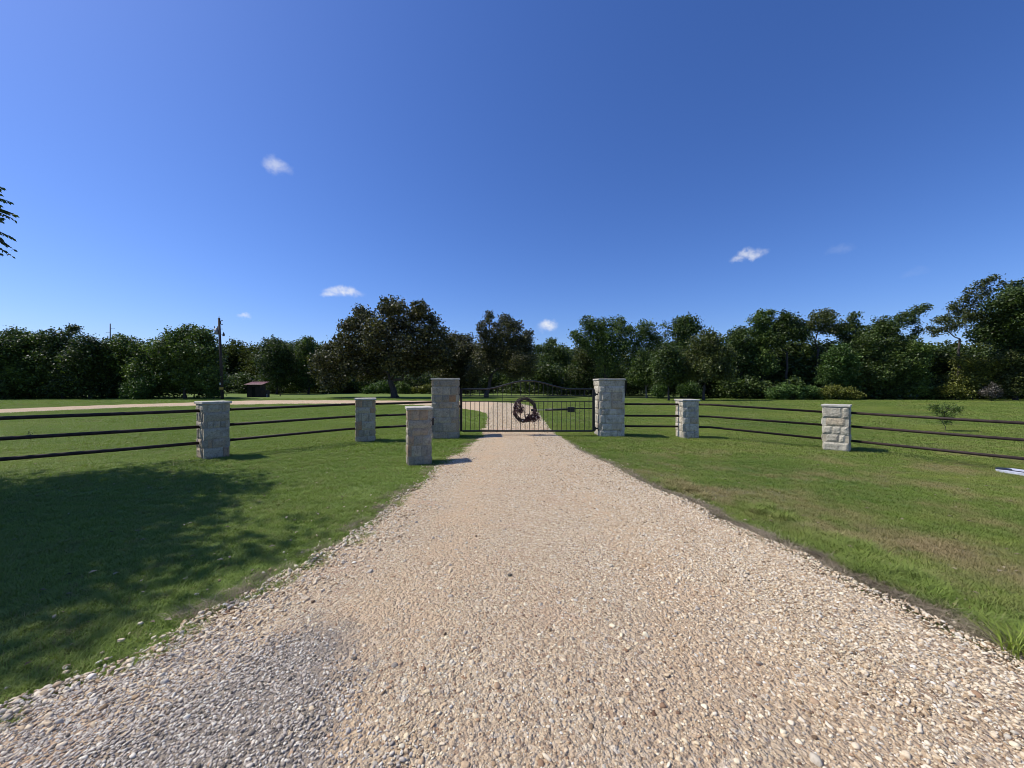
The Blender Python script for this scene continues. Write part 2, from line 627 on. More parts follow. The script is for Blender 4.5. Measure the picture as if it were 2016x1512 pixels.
LEAF = {
    'dark': mat_leaf('leaf_dark_green', (.014, .028, .008), (.084, .122, .028)),
    'mid': mat_leaf('leaf_mid_green', (.020, .041, .009), (.114, .166, .034)),
    'fresh': mat_leaf('leaf_fresh_green', (.026, .060, .012), (.100, .165, .038)),
    'olive': mat_leaf('leaf_olive', (.026, .038, .010), (.105, .122, .034)),
    'yellow': mat_leaf('leaf_yellow_green', (.050, .060, .010), (.190, .200, .038)),
    'brown': mat_leaf('leaf_leathery_brownish', (.020, .025, .008), (.122, .118, .044), .45, .35, .15),
    'grey': mat_leaf('leaf_greyish_twigs', (.07, .06, .05), (.18, .16, .14)),
    'far': mat_leaf('leaf_distant_woods', (.024, .036, .010), (.096, .112, .032), .8, .08),
}
BARK = mat_bark('bark_dark', (.060, .050, .042))
BARK_PALE = mat_bark('bark_pale', (.20, .175, .15))

# ------------------------------------------------------------------ setting: ground and driveway
def build_ground():
    def axis(a, b, n, c, k):
        s = np.linspace(-1, 1, n)
        v = np.sinh(s * k) / math.sinh(k)
        return np.where(v < 0, c + v * (c - a), c + v * (b - c))
    xs = axis(-900, 900, 301, 0, 6.0)
    ys = axis(-300, 1500, 341, 5, 6.2)
    X, Y = np.meshgrid(xs, ys)
    Z = zf(X.ravel(), Y.ravel())
    n = fbm(np.stack([X.ravel() * .9, Y.ravel() * .9, np.zeros(X.size)], 1), 3) - .5
    near = np.clip(1 - np.hypot(X.ravel(), Y.ravel()) / 40, 0, 1)
    Z = Z + n * .05 * near
    nx, ny = len(xs), len(ys)
    i = np.arange(nx * ny).reshape(ny, nx)
    f = np.stack([i[:-1, :-1], i[:-1, 1:], i[1:, 1:], i[1:, :-1]], -1).reshape(-1, 4)
    g = make_obj('ground', np.stack([X.ravel(), Y.ravel(), Z], 1), f, M_LAWN, smooth=True)
    kind(g, 'structure', 'mown green lawn reaching back to the tree line')


def build_drive():
    n = len(RL)
    cols = 22
    V = []
    for j in range(cols + 1):
        s = j / cols
        P = RLj * (1 - s) + RRj * s
        edge = min(s, 1 - s)
        z = drive_z(P[:, 0], P[:, 1], edge)
        if j in (0, cols):
            z = z - 0.055
        V.append(np.stack([P[:, 0], P[:, 1], z], 1))
    V = np.stack(V, 1)
    i = np.arange(n * (cols + 1)).reshape(n, cols + 1)
    f = np.stack([i[:-1, :-1], i[:-1, 1:], i[1:, 1:], i[1:, :-1]], -1).reshape(-1, 4)
    lat = np.tile(np.arange(cols + 1) / cols, n)
    g = make_obj('driveway', V.reshape(-1, 3), f, M_DRIVE, smooth=True, attrs={'lat': lat})
    kind(g, 'structure', 'tan gravel driveway running through the gate and curving left')


build_ground()
build_drive()


# ------------------------------------------------------------------ scattered stuff through geometry nodes
def variants(name, objs):
    c = bpy.data.collections.new(name)
    for o in objs:
        c.objects.link(o)
    return c


def scatter(name, P, rot, scl, idx, coll, label):
    me = bpy.data.meshes.new(name)
    me.vertices.add(len(P))
    me.vertices.foreach_set('co', np.asarray(P, np.float32).ravel())
    for an, av in (('rot', rot), ('scl', scl)):
        a = me.attributes.new(an, 'FLOAT_VECTOR', 'POINT')
        a.data.foreach_set('vector', np.asarray(av, np.float32).ravel())
    a = me.attributes.new('idx', 'INT', 'POINT')
    a.data.foreach_set('value', np.asarray(idx, np.int32))
    o = bpy.data.objects.new(name, me)
    COL.objects.link(o)
    ng = bpy.data.node_groups.new(name + '_nodes', 'GeometryNodeTree')
    ng.interface.new_socket('Geometry', in_out='INPUT', socket_type='NodeSocketGeometry')
    ng.interface.new_socket('Geometry', in_out='OUTPUT', socket_type='NodeSocketGeometry')
    n = ng.nodes
    gi, go = n.new('NodeGroupInput'), n.new('NodeGroupOutput')
    ci = n.new('GeometryNodeCollectionInfo')
    ci.inputs['Collection'].default_value = coll
    ci.inputs['Separate Children'].default_value = True
    ci.inputs['Reset Children'].default_value = True
    ip = n.new('GeometryNodeInstanceOnPoints')
    ip.inputs['Pick Instance'].default_value = True
    for an, dt, sock in (('rot', 'FLOAT_VECTOR', 'Rotation'), ('scl', 'FLOAT_VECTOR', 'Scale'), ('idx', 'INT', 'Instance Index')):
        na = n.new('GeometryNodeInputNamedAttribute')
        na.data_type = dt
        na.inputs['Name'].default_value = an
        ng.links.new(na.outputs['Attribute'], ip.inputs[sock])
    ng.links.new(gi.outputs[0], ip.inputs['Points'])
    ng.links.new(ci.outputs[0], ip.inputs['Instance'])
    ng.links.new(ip.outputs[0], go.inputs[0])
    md = o.modifiers.new('scatter', 'NODES')
    md.node_group = ng
    kind(o, 'stuff', label)
    return o


def ico(sub):
    import bmesh
    bm = bmesh.new()
    bmesh.ops.create_icosphere(bm, subdivisions=sub, radius=1.0)
    v = np.array([q.co[:] for q in bm.verts])
    f = np.array([[q.index for q in fc.verts] for fc in bm.faces])
    bm.free()
    return v, f


ICO2 = ico(2)
ICO1 = ico(2)


def pebble_set(tagname, mat, rough, smooth, n=7):
    out = []
    for k in range(n):
        v, f = ICO2 if smooth else ICO1
        v = v.copy()
        if not smooth:      # crushed stone: chop a few flat facets
            for q in range(5):
                nrm = rng.normal(0, 1, 3)
                nrm /= np.linalg.norm(nrm)
                cut = rng.uniform(.45, .8)
                dd = v @ nrm
                v = v - np.outer(np.maximum(dd - cut, 0), nrm)
        r = 1 + (fbm(v * 1.3 + k * 9.1, 2) - .5) * rough
        v = v * r[:, None] * np.array([1.0, rng.uniform(.62, .85), rng.uniform(.42, .65)])
        out.append(make_obj('%s_%d' % (tagname, k), v, f, mat, smooth=smooth, link=False))
    return out


def scatter_pebbles():
    allobj = pebble_set('tan', M_PEB_TAN, 1.1, False) + pebble_set('grey', M_PEB_GREY, .8, True) + pebble_set('cream', M_PEB_CREAM, 1.0, False)
    coll = variants('pebble_variants', allobj)
    P, S, I = [], [], []

    def batch(n, x0, x1, y0, y1, smin, smax, which, keep=None, sink=.35, power=2.0, ground=False):
        x = rng.uniform(x0, x1, n)
        y = rng.uniform(y0, y1, n)
        k = np.ones(n, bool) if keep is None else keep(x, y)
        # only what the view (with a margin) can reach
        k &= (np.abs(x) < 1.55 * y + 1.2)
        x, y = x[k], y[k]
        u = rng.random(len(x))
        s = smin + (smax - smin) * u ** power
        P.append(np.stack([x, y, (zf(x, y) + .012 if ground else drive_z(x, y)) + s * (sink - .35)], 1))
        S.append(s)
        I.append(which * 7 + rng.integers(0, 7, len(x)))

    def grey_zone(x, y):
        w = fbm(np.stack([x * 2.0, y * 2.0, np.zeros(len(x))], 1), 2) - .5
        j = (rng.random(len(x)) + rng.random(len(x)) - 1) * .38
        L, Rr = edges_at(y)
        return (x > L + .22 + w * .5 + j * .4) & (x + .45 * (y - 1.6) + w * .7 + j < -.72) & (y < 2.75 + w * .8 - .25 * (x + 2.5) + j)
    def inside(m=0.02):
        def f(x, y):
            L, Rr = edges_at(y)
            return (x > L + m) & (x < Rr - m)
        return f
    ins = inside()

    def grey(x, y):
        return ins(x, y) & grey_zone(x, y)

    def notgrey(x, y):
        return ins(x, y) & ~grey_zone(x, y)

    def rightband(x, y):
        L, Rr = edges_at(y)
        w = fbm(np.stack([x * 1.2, y * 1.2, np.ones(len(x)) * 4], 1), 2)
        d = (Rr - x)
        return ins(x, y) & (rng.random(len(x)) < np.clip(1.25 - d / (1.5 + w), 0, 1))

    def leftband(x, y):
        L, Rr = edges_at(y)
        return ins(x, y) & (rng.random(len(x)) < np.clip(1.1 - (x - L) / .7, 0, 1))

    def centre(x, y):
        w = fbm(np.stack([x * 1.6, y * .5, np.ones(len(x)) * 11], 1), 3)
        L, Rr = edges_at(y)
        s = (x - L) / (Rr - L) + (w - .5) * .2
        trk = np.minimum(np.abs(s - .27), np.abs(s - .68))
        return notgrey(x, y) & (rng.random(len(x)) < np.clip((w - .22) * 2.4, .12, 1) * np.clip(.25 + trk * 7, 0, 1))
    # grey pebble patch
    batch(80000, -3.6, 0.2, .8, 3.6, .005, .0098, 1, grey, .5, 1.4)
    batch(1600, -3.6, 0.2, .8, 3.6, .009, .015, 1, grey, .6, 3.0)
    # packed fines all over the near driveway
    batch(130000, -3.2, 3.6, .9, 6.5, .0035, .0085, 0, centre, .25)
    batch(60000, -1.9, 2.8, 6.0, 13, .006, .013, 0, centre, .3)
    batch(26000, -1.4, 1.8, 12.5, 32, .014, .026, 0, None if False else (lambda x, y: in_road(x, y)), .5)
    batch(9000, -3.2, 3.6, .9, 8, .008, .019, 0, notgrey, .25, 3.0)
    batch(4500, -3.2, 3.6, .9, 10, .008, .020, 2, notgrey, .3, 3.0)
    # coarse pale stones pushed to the right edge, some at the left
    batch(75000, -.5, 3.9, .9, 6, .0048, .0155, 2, rightband, .4, 2.6)
    batch(16000, .6, 2.6, 5.5, 12, .008, .020, 2, rightband, .5, 2.0)
    batch(600, -.5, 3.9, .9, 7, .014, .025, 2, rightband, .4, 3.0)
    batch(26000, -3.6, -.8, .9, 5, .006, .022, 2, leftband, .5, 2.6)
    batch(6000, -3.2, -.8, 5, 9, .008, .022, 2, leftband, .5, 2.0)
    batch(200, -3.2, 3.5, 1.0, 7, .015, .027, 0, notgrey, .4, 2.2)
    batch(110, -3.2, 3.5, 1.0, 5, .012, .022, 1, notgrey, .5, 2.2)
    # strays in the grass verge
    def stray(x, y):
        L, Rr = edges_at(y)
        dl = np.where(x < L, L - x, np.where(x > Rr, x - Rr, 9))
        return rng.random(len(x)) < np.exp(-dl / .17)
    batch(17000, -3.4, 3.8, 1.2, 10, .006, .022, 2, stray, .5, 2.0, True)
    P = np.concatenate(P)
    S = np.concatenate(S)
    I = np.concatenate(I)
    n = len(P)
    rot = np.stack([rng.normal(0, .28, n), rng.normal(0, .28, n), rng.uniform(0, 6.28, n)], 1)
    scl = np.stack([S, S, S], 1) * rng.uniform(.85, 1.2, (n, 3))
    scatter('gravel', P, rot, scl, I, coll, 'loose tan, cream and grey gravel stones spread over the driveway')
    print('pebbles', n)


scatter_pebbles()


def blades(n, rad, h0, h1, width, lean, seed, seg=3):
    r = np.random.default_rng(seed)
    V, Fq = [], []
    for k in range(n):
        a = r.uniform(0, 6.28)
        q = rad * math.sqrt(r.random())
        bx, by = q * math.cos(a), q * math.sin(a)
        th = r.uniform(0, 6.28)
        d = np.array([math.cos(th), math.sin(th)])
        side = np.array([-d[1], d[0]])
        h = r.uniform(h0, h1)
        ln = h * lean * r.uniform(.3, 1.3)
        w = width * r.uniform(.7, 1.2)
        b = len(V)
        for s in range(seg + 1):
            u = s / seg
            c = np.array([bx, by]) + d * ln * u ** 1.7
            z = h * (u - .25 * lean * u * u)
            ww = w * (1 - u) ** .6 * .5
            if s == seg:
                V.append((c[0], c[1], z))
            else:
                V.append((c[0] - side[0] * ww, c[1] - side[1] * ww, z))
                V.append((c[0] + side[0] * ww, c[1] + side[1] * ww, z))
        for s in range(seg - 1):
            Fq.append([b + 2 * s, b + 2 * s + 1, b + 2 * s + 3, b + 2 * s + 2])
        Fq.append([b + 2 * seg - 2, b + 2 * seg - 1, b + 2 * seg])
    return np.array(V), Fq


def scatter_grass():
    objs = []
    for k in range(6):
        v, f = blades(30, .058, .018, .042, .0038, 1.0, 100 + k)
        objs.append(make_obj('a_tuft_%d' % k, v, f, M_BLADE, link=False))
    for k in range(4):
        v, f = blades(34, .16, .030, .062, .011, .9, 200 + k, 2)
        objs.append(make_obj('b_tuft_%d' % k, v, f, M_BLADE, link=False))
    for k in range(3):
        v, f = blades(26, .06, .06, .13, .0065, 1.2, 300 + k)
        objs.append(make_obj('c_tuft_%d' % k, v, f, M_BLADE, link=False))
    for k in range(3):
        v, f = blades(20, .07, .03, .10, .005, 1.7, 400 + k)
        objs.append(make_obj('d_straw_%d' % k, v, f, M_STRAW, link=False))
    for k in range(2):
        v = np.array([(0, 0, .012), (.022, .012, .02), (.05, 0, .014), (.024, -.014, .022)]) * (1, .8 + .4 * k, 1) + (0, 0, .018)
        objs.append(make_obj('e_fallen_leaf_%d' % k, v, [[0, 1, 2, 3]], M_STRAW, link=False))
    coll = variants('tuft_variants', objs)
    P, S, I = [], [], []

    def put(x, y, s, base, cnt):
        P.append(np.stack([x, y, zf(x, y) + .004], 1))
        S.append(s)
        I.append(base + rng.integers(0, cnt, len(x)))

    def cand(dens, y0, y1, lim=1.5):
        xm = lim * y1 + 1.0
        n = int(dens * 2 * xm * (y1 - y0))
        x = rng.uniform(-xm, xm, n)
        y = rng.uniform(y0, y1, n)
        k = np.abs(x) < lim * y + 1.0
        x, y = x[k], y[k]
        k = ~in_road(x, y)
        return x[k], y[k]
    x, y = cand(620, .6, 5.5, 2.0)
    L, Rr = edges_at(y)
    dl = np.minimum(np.abs(x - L), np.abs(x - Rr))
    keep = rng.random(len(x)) < np.clip(.35 + dl * 3.0, 0, 1)
    # bare dead strip along the right edge
    strip = (x > Rr) & (y < 6) & (x - Rr < -.02 + .26 * vnoise(np.stack([x * 5, y * 5, x * 0], 1))) & (rng.random(len(x)) < .85)
    keep &= ~strip
    put(x[keep], y[keep], rng.uniform(.7, 1.25, keep.sum()), 0, 6)
    x, y = cand(300, 5.5, 9, 1.8)
    put(x, y, rng.uniform(.9, 1.4, len(x)), 0, 6)
    x, y = cand(110, 9, 16, 1.7)
    put(x, y, rng.uniform(.7, 1.1, len(x)), 6, 4)
    x, y = cand(34, 16, 28, 1.4)
    put(x, y, rng.uniform(.9, 1.3, len(x)), 6, 4)
    x, y = cand(12, 28, 42, 1.4)
    put(x, y, rng.uniform(1.1, 1.6, len(x)), 6, 4)
    # longer unmown tufts along the right verge and a few on the left
    n = 9000
    x = rng.uniform(1.8, 5.5, n)
    y = rng.uniform(2.0, 7.5, n)
    L, Rr = edges_at(y)
    d = x - Rr
    w = fbm(np.stack([x * 1.8, y * 1.8, np.full(n, 3.)], 1), 3)
    k = (d > .16) & (d < .95) & (w > .52) & (y < 6.5)
    put(x[k], y[k], rng.uniform(.6, 1.1, k.sum()), 10, 3)
    n = 4000
    x = rng.uniform(-3.6, -1.3, n)
    y = rng.uniform(1.4, 9, n)
    L, Rr = edges_at(y)
    d = L - x
    w = fbm(np.stack([x * 3, y * 3, np.full(n, 8.)], 1), 3)
    k = (d > -.22) & (d < .35) & (w > .53)
    put(x[k], y[k], rng.uniform(.3, .55, k.sum()), 10, 3)
    # grass creeping over the edge of the gravel
    n = 30000
    x = rng.uniform(-3.6, 3.8, n)
    y = rng.uniform(1.3, 12, n)
    L, Rr = edges_at(y)
    d = np.minimum(x - L, Rr - x)
    w = fbm(np.stack([x * 3.5, y * 3.5, np.full(n, 21.)], 1), 3)
    k = (d > -.02) & (d < .26) & (w > .47 + d * .45) & (x < 0)
    put(x[k], y[k], rng.uniform(.4, .9, k.sum()), 0, 6)
    P[-1][:, 2] += .03
    # straw of the dead strip, and fringes
    n = 34000
    x = rng.uniform(1.4, 4.2, n)
    y = rng.uniform(1.2, 12, n)
    L, Rr = edges_at(y)
    d = x - Rr
    k = (d > -.05) & (d < .22 - .018 * y) & (rng.random(n) < np.clip((d + .1) * 6, 0, 1))
    put(x[k], y[k], rng.uniform(.5, 1.1, k.sum()), 13, 3)
    n = 26000
    x = rng.uniform(-3.6, -1.0, n)
    y = rng.uniform(1.2, 12, n)
    L, Rr = edges_at(y)
    d = L - x
    k = (d > -.12) & (d < .2) & (vnoise(np.stack([x * 4, y * 4, x * 0], 1)) > .5)
    put(x[k], y[k], rng.uniform(.3, .7, k.sum()), 13, 3)
    x, y = cand(4, 2.0, 16)
    put(x, y, rng.uniform(.35, .7, len(x)), 10, 3)
    x, y = cand(5, 1.5, 14)
    put(x, y, rng.uniform(.5, 1.2, len(x)), 16, 2)
    P = np.concatenate(P)
    S = np.concatenate(S)
    I = np.concatenate(I)
    n = len(P)
    rot = np.stack([np.zeros(n), np.zeros(n), rng.uniform(0, 6.28, n)], 1)
    scl = np.stack([S, S, S * rng.uniform(.7, 1.25, n)], 1)
    scatter('grass', P, rot, scl, I, coll, 'short mown grass with drier tufts along the driveway edges')
    print('tufts', n)


scatter_grass()


# ------------------------------------------------------------------ stone posts and pillars
def masonry(w, h, courses, seed, z0=-.18, relief=.02):
    """rough cut blocks round a mortar core; returns block mesh arrays and tints"""
    r = np.random.default_rng(seed)
    V, Fc, T = [], [], []
    nb = 0
    ch = h / courses
    edges = [0.0]
    for c in range(courses):
        edges.append(edges[-1] + ch * r.uniform(.72, 1.28))
    edges = np.array(edges) * h / edges[-1]
    hw = w / 2
    t = .07
    for c in range(-1, courses):
        za, zb = (z0, 0.0) if c < 0 else (edges[c], edges[c + 1])
        for side in range(4):
            long = (side + c) % 2 == 0
            a, b = (-hw, hw) if long else (-hw + t, hw - t)
            nblk = r.choice([1, 2, 2, 3]) if w < .6 else r.choice([2, 2, 3, 3])
            cuts = [a]
            if nblk > 1:
                fr = np.sort(r.uniform(.22, .78, nblk - 1)) if nblk == 2 else np.array([r.uniform(.22, .4), r.uniform(.6, .78)])
                cuts += [a + (b - a) * q for q in fr]
            cuts.append(b)
            for k in range(len(cuts) - 1):
                x0, x1 = cuts[k], cuts[k + 1]
                nu, nv = max(4, int((x1 - x0) / .035)), max(4, int((zb - za) / .035))
                g = .0035
                tint = float(r.random())
                prot = r.uniform(.0, .012)
                # front grid plus side skirt
                us = np.linspace(x0 + g, x1 - g, nu)
                vs = np.linspace(za + g, zb - g, nv)
                U, W = np.meshgrid(us, vs)
                du = np.minimum((U - us[0]), (us[-1] - U))
                dv = np.minimum((W - vs[0]), (vs[-1] - W))
                e = np.clip(np.minimum(du, dv) / .035, 0, 1)
                nz = fbm(np.stack([U.ravel() * 11 + seed * 3.1 + side * 7, W.ravel() * 11, np.full(U.size, c * 1.7)], 1), 3).reshape(U.shape)
                out = hw - .001 + prot * relief / .028 + e ** .6 * (.003 + relief * nz)
                F0 = np.stack([U.ravel(), out.ravel(), W.ravel()], 1)
                # wobbly outline
                F0[:, 0] += (fbm(F0 * 20 + 5, 2) - .5) * .008
                F0[:, 2] += (fbm(F0 * 20 + 50, 2) - .5) * .008
                B0 = np.stack([U.ravel(), np.full(U.size, hw - t + .002), W.ravel()], 1)
                idx = np.arange(nu * nv).reshape(nv, nu)
                fq = [list(q) for q in np.stack([idx[:-1, :-1], idx[1:, :-1], idx[1:, 1:], idx[:-1, 1:]], -1).reshape(-1, 4)]
                ring = list(idx[0, :]) + list(idx[1:, -1]) + list(idx[-1, -2::-1]) + list(idx[-2:0:-1, 0])
                base = nu * nv
                back = B0[ring]
                m = len(ring)
                for q in range(m):
                    fq.append([ring[q], ring[(q + 1) % m], base + (q + 1) % m, base + q])
                vv = np.concatenate([F0, back])
                # rotate to its side
                an = side * math.pi / 2
                co, si = math.cos(an), math.sin(an)
                # side 0 faces -y
                x = vv[:, 0]
                y = -vv[:, 1]
                vr = np.stack([x * co - y * si, x * si + y * co, vv[:, 2]], 1)
                V.append(vr)
                Fc += [[i + nb for i in q] for q in fq]
                T += [tint] * len(fq)
                nb += len(vr)
    return np.concatenate(V), Fc, np.array(T)


def stone_post(name, label, cat, x, y, w, ztop, rz, courses, seed, mat, group, cap_over=.035, cap_t=.05, relief=.024):
    zg = z1(x, y)
    root = empty(name, (x, y, zg), rz)
    tag(root, label, cat, group)
    h = ztop - cap_t - zg
    v, f, t = masonry(w, h, courses, seed, relief=relief)
    make_obj('stonework', v, f, mat, root, attrs={'tint': t})
    core = MB().box((0, 0, (h - .18) / 2 - .001), (w - .016, w - .016, h + .176))
    core.build('mortar_core', M_MORTAR, root)
    # slab cap with a slightly chipped edge
    n = 14
    cw = w / 2 + cap_over
    pts = []
    per = []
    for i in range(4 * n):
        s, k = divmod(i, n)
        u = -1 + 2 * k / n
        p = [(u, -1), (1, u), (-u, 1), (-1, -u)][s]
        per.append(p)
    vs, fs = [], []
    rr = np.random.default_rng(seed + 9)
    for (zz, ins) in ((0, .004), (.006, 0), (cap_t - .008, 0), (cap_t, .008)):
        for p in per:
            q = cw - ins - rr.uniform(0, .005)
            vs.append((p[0] * q, p[1] * q, h + zz + rr.uniform(-.001, .001)))
    m = 4 * n
    for L in range(3):
        for i in range(m):
            fs.append([L * m + i, L * m + (i + 1) % m, (L + 1) * m + (i + 1) % m, (L + 1) * m + i])
    fs.append(list(range(m))[::-1])
    fs.append([3 * m + i for i in range(m)])
    make_obj('cap', np.array(vs), fs, M_CAP, root)
    return root


GP = 'stone posts along the pipe fence'
PIL_Y = 12.28
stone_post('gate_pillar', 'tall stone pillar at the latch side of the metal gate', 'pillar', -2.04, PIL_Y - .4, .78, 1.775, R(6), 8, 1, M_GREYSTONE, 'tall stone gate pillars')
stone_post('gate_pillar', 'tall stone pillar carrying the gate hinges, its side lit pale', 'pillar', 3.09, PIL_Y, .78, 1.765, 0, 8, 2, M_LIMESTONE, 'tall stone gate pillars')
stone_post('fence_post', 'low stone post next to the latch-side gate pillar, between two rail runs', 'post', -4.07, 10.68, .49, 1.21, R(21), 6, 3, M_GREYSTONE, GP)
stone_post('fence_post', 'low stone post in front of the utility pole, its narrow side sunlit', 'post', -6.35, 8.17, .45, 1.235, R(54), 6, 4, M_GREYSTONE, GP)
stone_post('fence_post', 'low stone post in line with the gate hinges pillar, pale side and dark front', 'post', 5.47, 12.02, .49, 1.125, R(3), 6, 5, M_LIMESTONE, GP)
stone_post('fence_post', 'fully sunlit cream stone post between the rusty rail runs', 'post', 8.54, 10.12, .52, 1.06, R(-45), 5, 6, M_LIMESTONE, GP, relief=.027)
stone_post('keypad_post', 'low stone post standing alone beside the driveway with black keypad', 'post', -1.97, 8.13, .47, 1.12, R(19), 6, 7, M_GREYSTONE, None)


def keypad():
    a = R(19)
    # on the driveway side of the lone post
    c = Vector((-1.97, 8.13, 0)) + Vector((math.cos(a), math.sin(a), 0)) * (.235 + .05)
    root = empty('keypad', (c.x, c.y, .80), a)
    tag(root, 'small black keypad box fixed to the side of the lone stone post', 'keypad')
    MB().box((0, 0, 0), (.05, .11, .15), 0, .006).build('housing', M_BLACK, root)
    MB().box((-.0275, 0, .0), (.012, .16, .2), 0, .003).build('mounting_plate', M_BLACK, root)
    MB().box((.03, 0, .076), (.07, .125, .012)).build('hood', M_BLACK, root)
    b = MB()
    for i in range(3):
        for j in range(4):
            b.box((.0275, -.03 + i * .03, -.045 + j * .026), (.005, .02, .016))
    b.build('buttons', mat_plain('grey_buttons', (.35, .35, .35), .5), root)


keypad()


# ------------------------------------------------------------------ pipe fences
def pipe_fence(label, pts_by_rail, r=.027, anchor=None):
    root = empty('pipe_fence', anchor)
    tag(root, label, 'fence', 'three-rail pipe fence runs')
    a = Vector(anchor)
    for pts in pts_by_rail:
        m = MB()
        m.tube([Vector(p) - a for p in pts], r, 14)
        m.build('rail', M_PIPE, root, True)
    return root


def rails(path, zs):
    """path of (x,y) and one z triple per point"""
    return [[(p[0], p[1], z[k]) for p, z in zip(path, zs)] for k in range(3)]


LZ = (1.045, .712, .378)
pipe_fence('short run of black rails between the latch-side gate pillar and its low post',
           rails([(-3.85, 10.76), (-3.1, 11.2), (-2.40, 11.75)], [LZ, LZ, LZ]), .031, (-3.0, 11.2, 0))
pipe_fence('black rails from the post before the utility pole to the gate-side post',
           rails([(-6.23, 8.34), (-4.62, 10.25), (-4.46, 10.42), (-4.28, 10.56)], [LZ] * 4), .031, (-5.2, 9.5, 0))
pipe_fence('black rails leaving the photo at left, nearest the big tree shadow',
           rails([(-6.48, 7.98), (-7.3, 7.15), (-8.32, 6.22), (-10.6, 4.6)], [LZ] * 4), .032, (-7.5, 6.9, 0))
RZ0, RZ1, RZ2, RZ3 = (.965, .60, .27), (.96, .59, .26), (.853, .506, .135), (.825, .49, .115)
pipe_fence('short run of black rails between the hinge-side gate pillar and its low post',
           rails([(3.47, 12.15), (5.23, 12.03)], [RZ0, RZ0]), .031, (4.1, 12.1, 0))
pipe_fence('rust brown rails between the two low posts right of the gate',
           rails([(5.71, 12.03), (6.15, 11.92), (8.33, 10.32)], [RZ1, RZ1, RZ2]), .031, (6.8, 11.2, 0))
pipe_fence('rust brown rails leaving the photo at right, in front of the sapling',
           rails([(8.76, 9.92), (9.9, 8.1), (11.2, 6.4)], [RZ2, RZ3, (.80, .46, .09)]), .032, (9.7, 8.6, 0))


# ------------------------------------------------------------------ gate, wreath, opener
def gate():
    GX0, GX1, GY = -1.585, 2.545, 12.0
    root = empty('metal_gate', (GX0, GY, 0))
    tag(root, 'black metal driveway gate with arched top and thin pickets', 'gate')
    W = GX1 - GX0
    zb, zm1, zm2 = .135, 1.058, 1.232

    def ztop(u):
        e0, e1 = .155, .85
        if u < e0 or u > e1:
            return 1.425
        return 1.425 + .265 * .5 * (1 - math.cos(2 * math.pi * (u - e0) / (e1 - e0)))
    MB().box((0, 0, (zb + 1.42) / 2), (.065, .05, 1.42 - zb + .03), 0, .004).build('stile', M_BLACK, root)
    MB().box((W, 0, (zb + 1.42) / 2), (.075, .06, 1.42 - zb + .03), 0, .004).build('stile', M_BLACK, root)
    MB().box((W / 2, 0, zb), (W - .075, .048, .05), 0, .004).build('bottom_rail', M_BLACK, root)
    MB().box((W / 2, 0, zm1), (W - .075, .03, .022)).build('middle_rail', M_BLACK, root)
    MB().box((W / 2, 0, zm2), (W - .075, .03, .022)).build('middle_rail', M_BLACK, root)
    arch = MB()
    n = 60
    arch.tube([(W * i / n, 0, ztop(i / n) + .012) for i in range(n + 1)], .022, 12)
    arch.build('arched_top_rail', M_BLACK, root, True)
    nb = 28
    for i in range(1, nb + 1):
        x = W * i / (nb + 1)
        full = i in (9, 19)
        z1_ = ztop(x / W) if full else zm1
        if i == 28:
            z1_ = zm2
        MB().box((x, 0, (zb + z1_) / 2), (.016, .016, z1_ - zb)).build('picket', M_BLACK, root)
        if not full:
            z2_ = ztop(x / W)
            MB().box((x, 0, (zm2 + z2_) / 2), (.016, .016, z2_ - zm2)).build('picket', M_BLACK, root)
    for zz in (1.28, .21):
        h = MB()
        h.box((W + .085, 0, zz), (.12, .035, .05))
        h.tube([(W + .05, 0, zz - .06), (W + .05, 0, zz + .06)], .022, 10)
        h.box((W + .15, 0, zz), (.012, .09, .14))
        h.build('hinge', M_BLACK, root)
    l = MB()
    l.box((-.07, -.01, .90), (.10, .03, .03))
    l.box((-.115, 0, .90), (.02, .07, .1))
    l.box((-.04, 0, .90), (.02, .06, .09))
    l.build('latch', M_BLACK, root)
    # low steel sill the gate closes over
    return root


gate()


def opener():
    root = empty('gate_opener', (1.6, 12.14, 0))
    tag(root, 'black swing arm gate opener bolted behind the right half of the gate', 'gate opener')
    m = MB()
    m.tube([(-.95, 0, .775), (-.38, 0, .785)], .012, 10)
    m.build('push_rod', mat_plain('steel_rod', (.45, .45, .45), .35, 1.0), root, True)
    MB().tube([(-.55, 0, .785), (.18, 0, .80)], .034, 14).build('arm_tube', M_BLACK, root, True)
    MB().box((.26, 0, .795), (.22, .13, .16), 0, .012).build('motor_box', M_BLACK, root)
    MB().box((.66, 0, .83), (.62, .03, .035)).build('arm_bracket', M_BLACK, root)
    MB().box((-.97, -.055, .775), (.06, .1, .07)).build('gate_bracket', M_BLACK, root)
    c = MB()
    c.tube([(.34 + .3 * k / 12, 0, .74 - .09 * math.sin(math.pi * k / 12) + .06 * k / 12) for k in range(13)], .006, 6)
    c.build('cable', M_BLACK, root, True)


opener()


